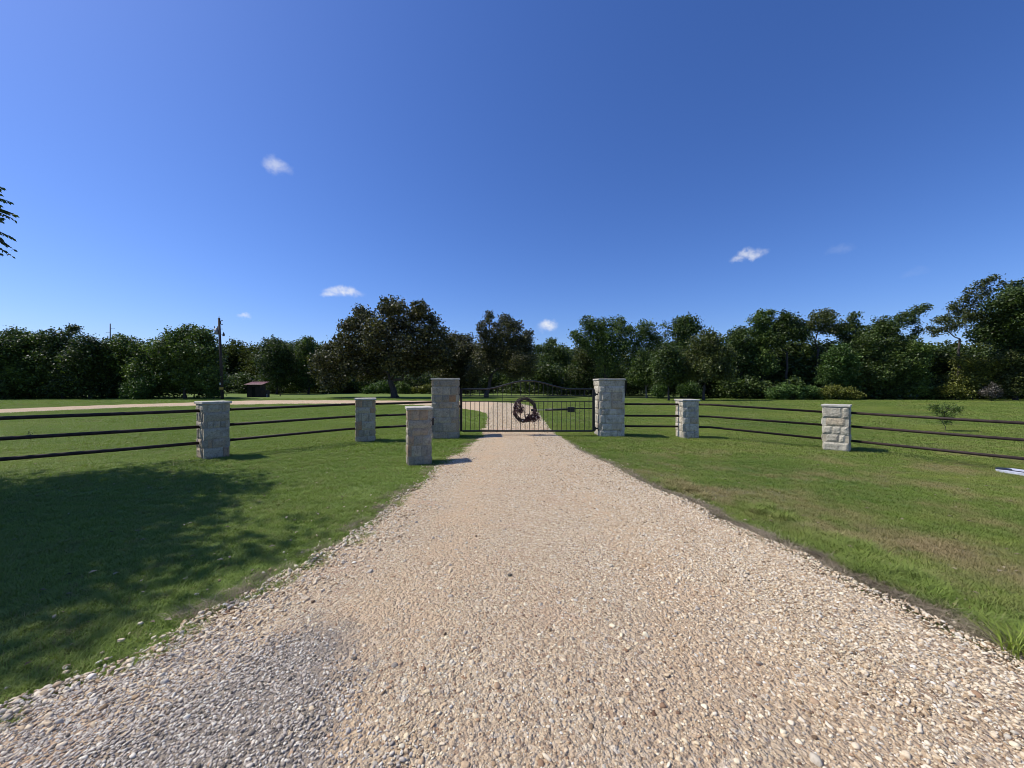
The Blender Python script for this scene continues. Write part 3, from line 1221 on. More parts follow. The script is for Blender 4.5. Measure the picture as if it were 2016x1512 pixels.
def wreath():
    cx, cy, cz, Rr = .395, 11.90, .80, .325
    root = empty('wreath', (cx, cy, cz))
    tag(root, 'round grapevine wreath with dried flower bunches hung on the gate', 'wreath')
    r = np.random.default_rng(31)
    vine = mat_bark('vine_bark', (.075, .058, .050), 20)
    m = MB()
    for s in range(16):
        ph, k = r.uniform(0, 6.28), r.integers(3, 8)
        off = r.uniform(.02, .06)
        pts = []
        for i in range(49):
            a = 2 * math.pi * i / 48
            rad = Rr + off * math.cos(k * a + ph) + r.normal(0, .003)
            pts.append((rad * math.cos(a) * .97, off * math.sin(k * a + ph) * .9, rad * math.sin(a) * 1.06))
        m.tube(pts, r.uniform(.007, .012), 6)
    for s in range(14):
        a = r.uniform(0, 6.28)
        b = a + r.uniform(.3, .7)
        q = Rr + .05
        m.tube([(q * math.cos(a), 0, q * math.sin(a) * 1.05), ((q + .03) * math.cos((a + b) / 2), -.03, (q + .03) * math.sin((a + b) / 2) * 1.05),
                ((q + .07) * math.cos(b), -.02, (q + .07) * math.sin(b) * 1.05)], .0045, 5)
    m.build('vine_ring', vine, root, True)
    ml = mat_leaf('dried_flowers', (.022, .010, .013), (.16, .085, .085), .6, .3, .1)
    ms = mat_plain('pale_dried_petals', (.62, .56, .55), .7)
    MB().tube([(-.02, -.02, -.22), (0, -.04, .02), (-.06, -.05, .12)], .008, 6).build('stem', vine, root, True)

    def bunch(pts, n, name, size, mat):
        P = []
        for c, q in pts:
            P.append(r.normal(0, 1, (n, 3)) * q + np.array(c))
        P = np.concatenate(P)
        v, f, t = leaf_quads(P, size, r, 1.6)
        make_obj(name, v, f, mat, root, attrs={'tint': t})
    b1 = [((-.27, -.05, .11), .045), ((-.17, -.06, .16), .045), ((-.10, -.06, .05), .045), ((-.22, -.06, .0), .05), ((-.30, -.05, -.1), .04), ((-.12, -.06, -.04), .035)]
    b2 = [((.10, -.05, -.22), .05), ((.22, -.06, -.20), .055), ((.30, -.06, -.12), .05), ((.36, -.06, -.24), .05), ((.26, -.06, -.30), .045), ((.05, -.05, -.30), .04), ((.31, -.05, .0), .03)]
    bunch(b1, 120, 'flower_bunch', .045, ml)
    bunch(b2, 130, 'flower_bunch', .045, ml)
    bunch([(c, q * 1.2) for c, q in b1 + b2], 12, 'pale_petals', .032, ms)
    for o in root.children:
        if o.name.startswith(('pale', 'flower')):
            o['kind'] = 'stuff'


def leaf_quads(P, size, r, aspect=1.5, up=.35, fold=True):
    """one diamond leaf per point: returns verts, faces and tint"""
    n = len(P)
    a = r.normal(0, 1, (n, 3))
    a[:, 2] *= .8
    a /= np.linalg.norm(a, axis=1)[:, None] + 1e-9
    nn = r.normal(0, 1, (n, 3))
    nn[:, 2] += up * 3
    b = np.cross(nn, a)
    b /= np.linalg.norm(b, axis=1)[:, None] + 1e-9
    s = (size * r.uniform(.6, 1.35, n))[:, None]
    L = a * s
    Wd = b * s / aspect / 2 * 1.2
    v = np.stack([P - L * .5, P + Wd - L * .05, P + L * .5, P - Wd - L * .05], 1).reshape(-1, 3)
    f = np.arange(4 * n).reshape(n, 4)
    return v, f, np.clip(r.normal(.45, .25, n), 0, 1)


wreath()


# ------------------------------------------------------------------ trees
def pt(px, py, d):
    return np.array(((px - 1008) / F * d, d, CAMH + (756 - py) / F * d))


def crown_mesh(lobes, r, leaf, dens, clump, aspect=1.5, tintbias=0.0):
    """lobes: (centre xyz, radius). Clumps of leaves fill each lobe, thicker towards its skin."""
    PP, TT, CC = [], [], []
    for c, q in lobes:
        K = max(4, int(dens * 24 * (q / clump) ** 2))
        u = r.normal(0, 1, (K, 3))
        u /= np.linalg.norm(u, axis=1)[:, None]
        rad = r.random(K) ** .42
        lump = .62 + .85 * fbm(u * 1.7 + r.uniform(0, 50), 3)
        cc = c + u * (rad * q * lump)[:, None] * np.array([1, 1, .92])
        m = max(7, int(2.1 * (clump / leaf) ** 2))
        # ragged leafy shoots reaching out of the outline
        for _ in range(int(5 + 3 * dens)):
            w = r.normal(0, 1, 3)
            w[2] = abs(w[2]) * .9 + .1
            w /= np.linalg.norm(w)
            n2 = int(m * 1.6)
            tt = r.random(n2) * .55 + .8
            ww = (1.45 - tt) * .32 * clump / .4
            PP.append(c + w * (q * tt * r.uniform(.85, 1.05))[:, None] + r.normal(0, 1, (n2, 3)) * ww[:, None])
            TT.append(np.full(n2, r.normal(0, .14)))
        off = r.normal(0, 1, (K, m, 3)) * clump * np.array([.55, .55, .38])
        p = (cc[:, None, :] + off).reshape(-1, 3)
        ct = np.repeat(r.normal(0, .22, K), m)
        PP.append(p)
        TT.append(ct)
        CC.append(cc)
    P = np.concatenate(PP)
    v, f, t = leaf_quads(P, leaf, r, aspect)
    t = np.clip(t + np.concatenate(TT) + tintbias, 0, 1)
    return v, f, t, np.concatenate(CC)


def limb_mesh(base, lobes, r, r0, fork=.45, twigs=3, wob=.08):
    m = MB()
    C = np.array([c for c, q in lobes])
    mean = C.mean(0)
    top = C[C[:, 2].argmax()]
    hz = mean[2] - base[2]
    fk = base + np.array([(mean[0] - base[0]) * .35, (mean[1] - base[1]) * .35, max(.5, hz * min(fork, .6) * 1.1)])
    n = 6
    pts = []
    for i in range(n + 1):
        u = i / n
        p = base * (1 - u) + fk * u + np.array([r.normal(0, wob * .4), r.normal(0, wob * .4), 0]) * (0 < i < n)
        pts.append(p)
    rad = [r0 * (1.35 if i == 0 else 1 - .35 * i / n) for i in range(n + 1)]
    pts[0] = base + np.array([0, 0, -.15])
    m.tube(pts, rad, 10)
    # every limb grows out of the nearest limb that is closer to the fork
    order = sorted(range(len(lobes)), key=lambda i: np.linalg.norm(lobes[i][0] - fk))
    nodes = [(fk, r0 * .62)]
    for i in order:
        c, q = lobes[i]
        best = min(nodes, key=lambda nd: np.linalg.norm(nd[0] - c) + (0.8 * max(0, nd[0][2] - c[2])))
        st, pr = best
        rr = max(.018, pr * .72)
        ln = np.linalg.norm(c - st)
        k1 = st + (c - st) * .35 + r.normal(0, .09, 3) * ln + np.array([0, 0, -.05 * ln])
        k2 = st + (c - st) * .7 + r.normal(0, .07, 3) * ln
        m.tube([st, k1, k2, c], [rr, rr * .85, rr * .75, rr * .6], 7)
        nodes.append((c, rr * .8))
        for k in range(twigs):
            e = c + r.normal(0, 1, 3) * q * .6
            m.tube([c, (c + e) / 2 + r.normal(0, .1, 3), e], [rr * .4, rr * .25, rr * .08], 5)
    return m


def tree(name, label, base_px, base_d, lob, leafmat, leaf=.17, dens=1.0, clump=.42, trunk=.16, bark=None, seed=0, cat='tree', group=None,
         spread=.5, aspect=1.5, fork=.45, twigs=3, tint=0.0, crown_name='crown', base_xy=None):
    r = np.random.default_rng(1000 + seed)
    bx, by = base_xy if base_xy else ((base_px - 1008) / F * base_d, base_d)
    base = np.array((bx, by, z1(bx, by)))
    rmax = max(q for _, _, q in lob) / F * base_d
    tint = tint + r.uniform(-.13, .13)
    L = []
    for (px, py, q) in lob:
        dd = base_d + r.uniform(-1, 1) * spread * rmax
        c = pt(px, py, dd)
        L.append((c, q / F * dd * 1.08))
    root = empty(name, tuple(base))
    tag(root, label, cat, group)
    v, f, t, cc = crown_mesh(L, r, leaf, dens, clump, aspect, tint)
    v[:, 2] = np.maximum(v[:, 2], base[2] + .02)
    make_obj(crown_name, v - base, f, LEAF[leafmat], root, attrs={'tint': t})
    m = limb_mesh(base, L, r, trunk, fork, twigs)
    mo = np.array(m.v) - base
    make_obj('trunk' if cat == 'tree' else 'stems', mo, m.f, bark or BARK, root, True)
    return root


GL = 'trees of the wood edge'
# --- the left wood edge
tree('leafy_tree', 'dark tree at the far left end of the wood edge', -10, 41, [(-25, 700, 42), (22, 694, 36), (8, 735, 40), (-30, 755, 38), (30, 760, 30)], 'dark', seed=1, group=GL)
tree('leafy_tree', 'dark tree with flat tufted top, second from the photo\'s left edge', 55, 41, [(30, 662, 16), (58, 690, 30), (72, 672, 14), (48, 725, 34), (80, 745, 34)], 'mid', seed=2, group=GL)
tree('leafy_tree', 'dark tree with an antler-like twig group sticking out of its top', 125, 41, [(105, 664, 15), (125, 682, 22), (118, 712, 34), (140, 650, 6), (149, 647, 4), (135, 658, 6), (150, 750, 34), (110, 756, 32)], 'dark', seed=3, group=GL, twigs=4)
tree('leafy_tree', 'dark low-topped tree directly left of the distant mast', 180, 41, [(170, 676, 16), (165, 705, 32), (190, 692, 16), (185, 735, 34), (200, 765, 26)], 'dark', seed=4, group=GL)
tree('leafy_tree', 'green tree whose top stands right in front of the distant mast', 235, 42, [(228, 676, 15), (250, 680, 18), (222, 700, 26), (252, 712, 30), (232, 745, 28), (275, 690, 16)], 'mid', seed=5, group=GL)
tree('leafy_tree', 'largest rounded green tree of the left wood, left of the utility pole', 365, 41,
     [(374, 655, 13), (398, 660, 15), (350, 668, 20), (410, 672, 12), (328, 688, 26), (372, 692, 36), (408, 700, 26), (300, 705, 26), (285, 735, 28), (335, 735, 34), (385, 742, 34), (415, 745, 22), (290, 765, 22)],
     'mid', seed=6, group=GL, dens=1.05, tint=.06)
tree('leafy_shrub', 'pale leaved shrub at the foot of the largest left wood tree', 268, 39.5, [(262, 762, 15), (285, 758, 14), (275, 775, 12), (250, 776, 10)], 'fresh', leaf=.13, clump=.3, trunk=.04, seed=7, cat='shrub')
tree('leafy_shrub', 'small pale shrub just left of the utility pole base', 421, 40.5, [(421, 763, 8), (417, 772, 8), (428, 774, 6)], 'fresh', leaf=.12, clump=.22, trunk=.03, seed=8, cat='shrub')
# --- middle distance
tree('leafy_tree', 'dark small-crowned tree behind the red-roofed shed', 545, 60, [(535, 680, 16), (552, 690, 20), (538, 708, 26), (562, 715, 24), (545, 740, 26)], 'dark', leaf=.22, clump=.5, seed=9, group=GL)
tree('leafy_tree', 'slightly taller tree at the left flank of the big spreading tree', 607, 62, [(606, 672, 8), (600, 688, 16), (622, 692, 18), (608, 715, 26), (600, 745, 24)], 'mid', leaf=.22, clump=.5, seed=10, group=GL)

S3 = 6.573
big = [(1110, 200, 105), (1200, 260, 110), (1040, 270, 95), (1490, 230, 85), (1520, 320, 105), (1420, 360, 100), (720, 300, 85), (800, 340, 95), (740, 430, 120),
       (540, 480, 85), (600, 430, 60), (1650, 420, 95), (1130, 450, 170), (930, 520, 140), (1350, 520, 180), (1600, 600, 150), (1740, 560, 90), (640, 620, 140),
       (480, 680, 100), (860, 680, 170), (1100, 720, 190), (1350, 760, 190), (330, 790, 100), (520, 820, 150), (740, 850, 170), (200, 920, 110),
       (360, 980, 150), (960, 930, 180), (1200, 950, 170), (1480, 880, 170), (1700, 800, 150), (170, 1080, 90), (260, 1180, 90), (560, 1040, 140),
       (420, 1180, 110), (800, 1080, 120), (1000, 1080, 90), (1420, 1060, 90), (1620, 980, 130), (1850, 720, 110), (300, 1260, 60), (1800, 900, 120)]
tree('spreading_tree', 'big spreading tree with leathery brownish leaves left of the gate', 778, 45,
     [(600 + X / S3, 570 + Y / S3, q / S3) for X, Y, q in big], 'brown', leaf=.24, clump=.46, dens=.95, trunk=.42, seed=11, fork=.3, spread=1.6, twigs=2)
tree('leafy_shrub', 'rounded light green bush left of the big spreading tree\'s trunk', 745, 62, [(735, 766, 10), (752, 762, 11), (765, 767, 9), (722, 770, 7)], 'fresh', leaf=.2, clump=.4, trunk=.05, seed=12, cat='shrub')
tree('leafy_shrub', 'dark rounded bush right of the big spreading tree\'s trunk', 792, 62, [(790, 762, 10), (800, 768, 8)], 'mid', leaf=.2, clump=.4, trunk=.05, seed=13, cat='shrub')
tree('leafy_shrub', 'low tangled yellowish shrubs left of the latch-side gate pillar', 830, 62, [(815, 770, 6), (830, 768, 8), (842, 766, 8)], 'yellow', leaf=.2, clump=.35, trunk=.04, seed=14, cat='shrub')
tree('broadleaf_tree', 'brownish green tree between the big spreading tree and its upright neighbour', 905, 52,
     [(893, 668, 14), (915, 672, 14), (875, 690, 22), (905, 695, 26), (930, 690, 16), (885, 725, 30), (915, 730, 30), (925, 755, 20), (890, 750, 22)], 'brown', leaf=.2, clump=.42, seed=15)
S4 = 7.56
up = [(790, 165, 60), (760, 250, 55), (1000, 240, 90), (1090, 300, 90), (1180, 330, 90), (880, 330, 60), (660, 330, 60), (690, 440, 90), (850, 480, 130), (1050, 450, 150),
      (1350, 440, 70), (1340, 540, 90), (1230, 560, 120), (700, 600, 110), (900, 650, 170), (1120, 680, 170), (1330, 680, 120), (620, 780, 90), (800, 820, 130), (1000, 860, 150), (1220, 850, 150), (1380, 820, 100),
      (560, 960, 100), (700, 980, 110), (1150, 1000, 130), (1350, 980, 110), (480, 1060, 60)]
tree('broadleaf_tree', 'upright brownish tree rising behind the left half of the gate', 957, 46, [(860 + X / S4, 600 + Y / S4, q / S4) for X, Y, q in up], 'brown', leaf=.17, clump=.36, dens=.85, trunk=.26, seed=16, fork=.4, spread=1.3)
tree('leafy_tree', 'bluish dark trees\' lowest top, behind the wreath', 1085, 62, [(1058, 688, 8), (1085, 675, 8), (1080, 695, 20), (1070, 725, 28), (1105, 700, 20), (1105, 735, 30), (1050, 750, 24)], 'dark', leaf=.22, clump=.5, seed=17, group=GL)
# --- behind the hinge-side pillar and to the right
tree('leafy_tree', 'tall two-headed tree directly above the hinge-side gate pillar', 1192, 46,
     [(1158, 636, 13), (1163, 650, 13), (1182, 640, 14), (1186, 660, 20), (1213, 637, 14), (1220, 655, 18), (1238, 652, 9), (1136, 662, 11), (1146, 672, 13), (1170, 682, 22), (1205, 682, 22), (1232, 680, 14), (1198, 715, 24)], 'mid', seed=18, group=GL, dens=.8, fork=.55)
tree('leafy_tree', 'reddish brown tinged tree left of the hinge-side gate pillar', 1150, 50, [(1150, 695, 18), (1148, 720, 22), (1165, 705, 14), (1140, 745, 24)], 'olive', seed=19, group=GL)
tree('leafy_tree', 'leaning tree with a bare slanting limb right of the hinge-side pillar', 1228, 47, [(1270, 642, 11), (1262, 655, 14), (1278, 664, 14), (1255, 672, 14), (1282, 682, 13), (1248, 690, 12)], 'mid', seed=20, group=GL, dens=.7, fork=.7, trunk=.12)
tree('bare_topped_tree', 'thin twiggy tree with half bare top between two leafy crowns', 1305, 46, [(1287, 645, 8), (1292, 665, 11), (1310, 642, 8), (1312, 660, 12), (1305, 680, 14), (1295, 700, 16)], 'mid', seed=21, dens=.28, clump=.3, twigs=9, trunk=.09, fork=.7, bark=BARK_PALE, leaf=.13)
tree('leafy_tree', 'tree with a neat round crown on a bare neck, above the low fence post', 1342, 45, [(1340, 636, 13), (1356, 634, 13), (1368, 645, 13), (1335, 650, 14), (1352, 655, 18), (1345, 672, 14), (1338, 690, 14)], 'mid', seed=22, group=GL, dens=.9, fork=.6)
tree('lawn_tree', 'small lawn tree with a pale grey trunk near the hinge-side pillar', 1273, 44, [(1268, 700, 14), (1258, 718, 18), (1282, 722, 18), (1270, 740, 20), (1250, 742, 14), (1292, 745, 14)], 'mid', trunk=.12, bark=BARK_PALE, seed=23, fork=.35)
tree('lawn_tree', 'dark-trunked lawn tree left of the low post by the pillar', 1316, 37.5, [(1315, 690, 14), (1305, 712, 20), (1328, 715, 20), (1315, 738, 20), (1298, 742, 12), (1335, 742, 12)], 'dark', trunk=.10, seed=24, fork=.35, tint=.05)
tree('lawn_tree', 'wide yellowish-green lawn tree right of the low post by the pillar', 1385, 37.5,
     [(1392, 662, 12), (1405, 672, 14), (1378, 682, 18), (1400, 698, 22), (1362, 705, 18), (1425, 700, 18), (1385, 725, 24), (1415, 728, 20), (1358, 732, 16), (1430, 740, 12), (1345, 745, 9)], 'olive', trunk=.13, seed=25, fork=.35, tint=.1)
tree('leafy_shrub', 'fresh green bush between the pale-trunked and dark-trunked lawn trees', 1296, 42, [(1292, 770, 9), (1303, 765, 10), (1300, 776, 8)], 'fresh', leaf=.13, clump=.26, trunk=.03, seed=26, cat='shrub')
tree('leafy_shrub', 'speckled green bush behind the low post by the pillar', 1355, 41, [(1345, 768, 10), (1360, 764, 12), (1372, 772, 8)], 'fresh', leaf=.13, clump=.28, trunk=.03, seed=27, cat='shrub')
tree('leafy_tree', 'dark bushy-headed tree just right of the wide yellowish lawn tree', 1458, 43, [(1447, 660, 11), (1462, 658, 12), (1455, 675, 18), (1470, 690, 20), (1450, 705, 20), (1475, 720, 22)], 'dark', seed=28, group=GL)
tree('leafy_tree', 'tall pointed tree with ragged left side, above the middle rail run', 1500, 43, [(1499, 620, 8), (1490, 632, 11), (1518, 618, 6), (1512, 632, 8), (1503, 645, 15), (1485, 655, 12), (1505, 665, 18), (1490, 685, 20), (1500, 715, 24)], 'mid', seed=29, group=GL, fork=.6)
tree('leafy_tree', 'tall dense tree with a dark straight trunk, centre of the right wood', 1548, 42, [(1547, 622, 8), (1538, 636, 14), (1560, 635, 13), (1573, 643, 11), (1533, 652, 16), (1555, 655, 20), (1578, 660, 14), (1530, 672, 14)], 'dark', seed=30, group=GL, fork=.75, trunk=.15)
tree('leafy_tree', 'wind-swept looking tree leaning right, sky showing under its crown', 1606, 42, [(1617, 620, 11), (1636, 622, 8), (1605, 632, 12), (1628, 634, 12), (1594, 643, 11), (1632, 650, 10), (1650, 648, 12), (1612, 650, 8)], 'olive', seed=31, group=GL, fork=.8, dens=.75)
tree('leafy_tree', 'small-topped tree beside the wind-swept tree, above the sunlit post', 1672, 42, [(1684, 622, 6), (1680, 632, 7), (1668, 643, 12), (1690, 648, 10), (1655, 655, 12), (1678, 665, 18), (1695, 675, 14)], 'dark', seed=32, group=GL, dens=.8)
tree('leafy_tree', 'massive dark green tree right of the sunlit stone post', 1752, 40, [(1735, 640, 14), (1722, 655, 16), (1750, 652, 17), (1705, 680, 22), (1738, 680, 28), (1772, 690, 28), (1785, 720, 26), (1745, 715, 32), (1720, 735, 26), (1765, 750, 28), (1735, 765, 20)], 'dark', seed=33, group=GL, dens=1.1)
tree('open_crowned_tree', 'thin tree with leaf tufts on bare limbs above the massive dark tree', 1798, 41, [(1822, 606, 7), (1808, 612, 9), (1795, 620, 9), (1778, 622, 9), (1780, 636, 9), (1800, 634, 7), (1808, 652, 7), (1798, 665, 8), (1765, 630, 7)], 'dark', seed=34, dens=.75, clump=.32, twigs=5, fork=.75, trunk=.12, leaf=.14)
tree('open_crowned_tree', 'sparse grey-limbed tree with wide forked branches near the right edge', 1884, 38,
     [(1957, 549, 6), (1945, 556, 6), (1930, 563, 9), (1970, 560, 5), (1912, 575, 8), (1940, 578, 10), (1898, 590, 8), (1876, 604, 9), (1920, 597, 12), (1890, 615, 12), (1848, 632, 8), (1832, 648, 6), (1840, 655, 7), (1866, 630, 9), (1862, 650, 9), (1905, 625, 13), (1882, 640, 12), (1925, 620, 13)],
     'olive', seed=35, dens=.6, clump=.33, twigs=6, fork=.85, trunk=.13, leaf=.14, spread=1.5)
tree('leafy_tree', 'tallest dense tree filling the right edge of the photo', 2000, 37,
     [(2000, 565, 10), (1985, 580, 14), (2010, 585, 18), (1962, 600, 16), (1985, 615, 24), (2020, 625, 30), (1945, 635, 20), (1965, 655, 26), (2005, 665, 32), (1930, 660, 16), (2040, 680, 36), (1995, 700, 24)], 'dark', seed=36, group=GL, dens=1.0, spread=1.4, tint=.05)
tree('leafy_tree', 'tree just past the right edge of the view', 2090, 37, [(2070, 600, 40), (2100, 660, 50), (2080, 730, 50)], 'mid', seed=37, group=GL, dens=.6)
tree('leafy_shrub', 'fresh green young tree-like bush left of the massive dark tree', 1652, 39.5, [(1655, 690, 12), (1645, 705, 18), (1668, 710, 18), (1635, 728, 18), (1660, 735, 20), (1628, 748, 14), (1648, 758, 18), (1675, 755, 14)], 'fresh', leaf=.14, clump=.34, trunk=.07, seed=38, cat='shrub')
tree('leafy_shrub', 'low band of bright leafy plants behind the middle rail run', 1560, 38.5, [(1518, 776, 9), (1532, 771, 11), (1548, 768, 12), (1565, 768, 12), (1582, 770, 12), (1598, 772, 11), (1610, 775, 9), (1540, 780, 8), (1575, 780, 8)], 'fresh', leaf=.12, clump=.26, trunk=.03, seed=39, cat='shrub', tint=.1)
tree('leafy_shrub', 'yellowish low shrub behind the sunlit stone post', 1650, 38, [(1625, 773, 10), (1645, 770, 12), (1668, 774, 11), (1688, 778, 8)], 'yellow', leaf=.12, clump=.28, trunk=.03, seed=40, cat='shrub')
tree('leafy_shrub', 'mid green vine-draped shrub below the thin tufted tree', 1805, 39, [(1800, 685, 13), (1812, 700, 14), (1800, 722, 15), (1812, 745, 13), (1805, 768, 14), (1830, 770, 12), (1822, 690, 10)], 'mid', leaf=.14, clump=.32, trunk=.05, seed=41, cat='shrub', tint=.15)
tree('leafy_shrub', 'yellow-green mound of vines under the sparse grey-limbed tree', 1915, 38, [(1895, 712, 13), (1912, 722, 16), (1935, 728, 17), (1955, 720, 14), (1885, 745, 16), (1912, 750, 18), (1940, 758, 18), (1870, 768, 14), (1895, 773, 12)], 'yellow', leaf=.14, clump=.33, trunk=.06, seed=42, cat='shrub')
tree('leafy_shrub', 'green bushy shrub at the foot of the tallest right-edge tree', 1995, 37, [(1985, 705, 13), (2005, 712, 18), (1990, 735, 18), (2012, 750, 22), (1985, 770, 14)], 'olive', leaf=.14, clump=.33, trunk=.05, seed=43, cat='shrub', tint=.1)
tree('twiggy_shrub', 'greyish dead-looking twiggy bush at the foot of the vine mound', 1953, 36.5, [(1953, 765, 9), (1945, 774, 8), (1960, 775, 8)], 'grey', leaf=.10, clump=.22, trunk=.02, seed=44, cat='shrub', dens=.7, twigs=10)


# masses behind: the far wood that reads as one body, and dark thicket behind the edge trees
def mass(name, label, rows, mat, leaf, clump, dens, seed):
    r = np.random.default_rng(seed)
    L = []
    for (x0, x1, d0, d1, ytop, yvar, rad, step) in rows:
        px = x0
        while px < x1:
            d = r.uniform(d0, d1)
            top = ytop + r.normal(0, yvar)
            q = rad * r.uniform(.75, 1.25)
            y = top + q
            while y < 756 + 1300 / d - q * .3:
                L.append((pt(px + r.uniform(-6, 6), y, d + r.uniform(-1.5, 1.5)), q / F * d))
                y += q * 1.35
            px += step * r.uniform(.7, 1.3)
    v, f, t, cc = crown_mesh(L, r, leaf, dens, clump)
    v[:, 2] = np.maximum(v[:, 2], .01)
    o = make_obj(name, v, f, LEAF[mat], attrs={'tint': t})
    kind(o, 'stuff', label)
    return o


mass('distant_woods', 'far wood of mixed green and brownish crowns behind the shed and gate',
     [(430, 660, 66, 76, 676, 4, 17, 15), (640, 1130, 70, 82, 690, 5, 18, 17), (1120, 1300, 66, 76, 690, 5, 18, 18), (-60, 440, 62, 70, 690, 6, 18, 20), (1290, 2100, 58, 66, 678, 6, 20, 22), (-1300, -60, 58, 66, 686, 8, 32, 36), (2100, 3200, 54, 62, 672, 8, 34, 38)],
     'far', .32, .75, .65, 61)
mass('undergrowth', 'dark tangled undergrowth closing the foot of the wood edge',
     [(-80, 440, 43, 46, 708, 8, 22, 20), (430, 1240, 64, 68, 735, 5, 14, 16), (1040, 1310, 50, 54, 722, 8, 16, 16), (1300, 2090, 43, 46, 694, 8, 22, 20), (1420, 2090, 40, 42, 752, 7, 14, 18), (1425, 1830, 43.5, 46, 674, 7, 19, 19), (1840, 1960, 42, 45, 684, 5, 18, 20)],
     'dark', .24, .55, .6, 62)
print('faces', sum(len(o.data.polygons) for o in bpy.data.objects if o.type=='MESH'))


# ------------------------------------------------------------------ overhanging tree at the left, outside the frame
def shade_tree():
    r = np.random.default_rng(77)
    base = np.array((-12.6, 4.8, z1(-12.6, 4.8)))
    root = empty('shade_tree', tuple(base))
    tag(root, 'dark compound-leaved branch tips hanging in at the left edge against the sky', 'tree')
    # crown as many lobes; its shadow lies on the lawn inside the photograph
    lobes = []
    for k in range(95):
        u = r.normal(0, 1, 3)
        u /= np.linalg.norm(u)
        q = r.random() ** .45
        c = np.array((-11.22, 4.42, 6.9)) + u * q * np.array((3.0, 3.05, 2.4))
        lobes.append((c, r.uniform(.55, 1.0)))
    P = []
    for c, q in lobes:
        K = int((55 if c[0] < -10.6 else 30) * q * q) + 5
        cc = c + r.normal(0, .5, (K, 3)) * q
        P.append((cc[:, None, :] + r.normal(0, 1, (K, 16, 3)) * np.array([.16, .16, .09])).reshape(-1, 3))
    # visible sprays near the frame edge
    P = np.concatenate(P)
    k = (P[:, 0] < -1.345 * np.maximum(P[:, 1], 0) - .05) | (P[:, 1] < .3)
    k |= (P[:, 2] - CAMH) > P[:, 1] * 1.02
    P = P[k]
    v, f, t = leaf_quads(P, .14, r, 2.2)
    V, Fq, T = [v], [f], [t]
    nb = len(v)
    # compound leaf sprays: a rachis with paired leaflets
    m = MB()
    d0 = 5.0
    for (px, py, ang, ln) in [(-12, 372, 5, .24), (-20, 385, -8, .30), (-18, 398, -12, .34), (-14, 412, -6, .34), (-30, 405, -20, .36), (-6, 408, -14, .26), (-30, 428, -8, .38), (-20, 446, -20, .36),
                              (-28, 455, -28, .42), (-12, 458, -26, .34), (-30, 470, -30, .36), (-34, 440, -34, .42), (-22, 432, 8, .3), (-30, 388, 14, .3), (-34, 465, -10, .34), (-44, 420, -20, .4), (-40, 480, -20, .3)]:
        dd = d0 + r.uniform(-.35, .35)
        p = pt(px, py, dd)
        p = p - np.array((.03, 0, 0))
        ln *= r.uniform(.75, .95)
        a = R(ang)
        dirv = np.array((math.cos(a), r.uniform(-.3, .3), math.sin(a)))
        dirv /= np.linalg.norm(dirv)
        pts = [p + dirv * ln * u + np.array((0, 0, -.10 * ln * u * u)) for u in np.linspace(0, 1, 7)]
        m.tube([Vector(q) for q in pts], [.004] * 6 + [.0015], 5)
        side = np.cross(dirv, (0, 0, 1))
        side /= np.linalg.norm(side)
        for i in range(12):
            u = .05 + .95 * i / 11 + r.uniform(-.05, .05)
            b = p + dirv * ln * u + np.array((0, 0, -.10 * ln * u * u))
            for s in (-1, 1):
                L = .070 * (1 - .3 * u) * r.uniform(.6, 1.2)
                ld = dirv * r.uniform(.1, .8) + side * s * r.uniform(.2, .9) + np.array((0, 0, -r.uniform(.2, 1.1)))
                ld /= np.linalg.norm(ld)
                wv = np.cross(ld, side + r.normal(0, .2, 3))
                wv /= np.linalg.norm(wv)
                wv = wv * L * .26
                V.append(np.array([b, b + ld * L * .45 + wv, b + ld * L, b + ld * L * .45 - wv]))
                Fq.append(np.arange(4)[None, :] + nb)
                T.append(np.array([r.uniform(.2, .6)]))
                nb += 4
    make_obj('crown', np.concatenate(V) - base, np.concatenate(Fq), LEAF['mid'], root, attrs={'tint': np.concatenate(T)})
    tr = MB()
    tr.tube([base + (0, 0, -.2), base + (.05, 0, 1.5), base + (.2, -.1, 3.2), base + (.8, 0, 5.2), base + (1.2, 0, 7.5)], [.34, .26, .23, .18, .06], 12)
    for c, q in lobes[::2]:
        st = base + np.array((.3, 0, 3.4 + r.uniform(-.5, 1.8)))
        md = st * .45 + c * .55 + np.array((0, 0, .35))
        tr.tube([st, md, c], [.085, .05, .015], 6)
    # the drooping limb that carries the visible sprays
    for e in (pt(-40, 400, 5.0), pt(-45, 440, 5.1), pt(-50, 470, 4.9), pt(-50, 375, 5.2)):
        tr.tube([np.array((-10.5, 4.8, 5.6)), np.array((-8.3, 4.9, 4.6)), (np.array((-8.3, 4.9, 4.6)) + e) / 2 + (0, 0, .08), e], [.05, .03, .014, .005], 6)
    mo = tr.raw(m.v, m.f)
    make_obj('trunk', np.array(mo.v) - base, mo.f, BARK, root, True)


shade_tree()


# ------------------------------------------------------------------ sapling, weeds, bright clump
tree('sapling', 'tiny feathery sapling on the lawn behind the right-hand rails', 1860, 14.0,
     [(1860, 812, 13), (1846, 806, 10), (1876, 806, 11), (1858, 802, 8), (1888, 808, 8), (1838, 802, 6), (1862, 826, 10)],
     'mid', leaf=.05, clump=.08, dens=.30, trunk=.010, seed=51, cat='sapling', aspect=2.4, fork=.25, twigs=4, tint=.2)


def grass_clump(name, label, x, y, n, h, mat, seed, spread=.10):
    v, f = blades(n, spread, h * .5, h, .007, 1.1, seed, 4)
    o = make_obj(name, v, f, mat)
    o.location = (x, y, z1(x, y) + .01)
    tag(o, label, 'grass clump')
    return o


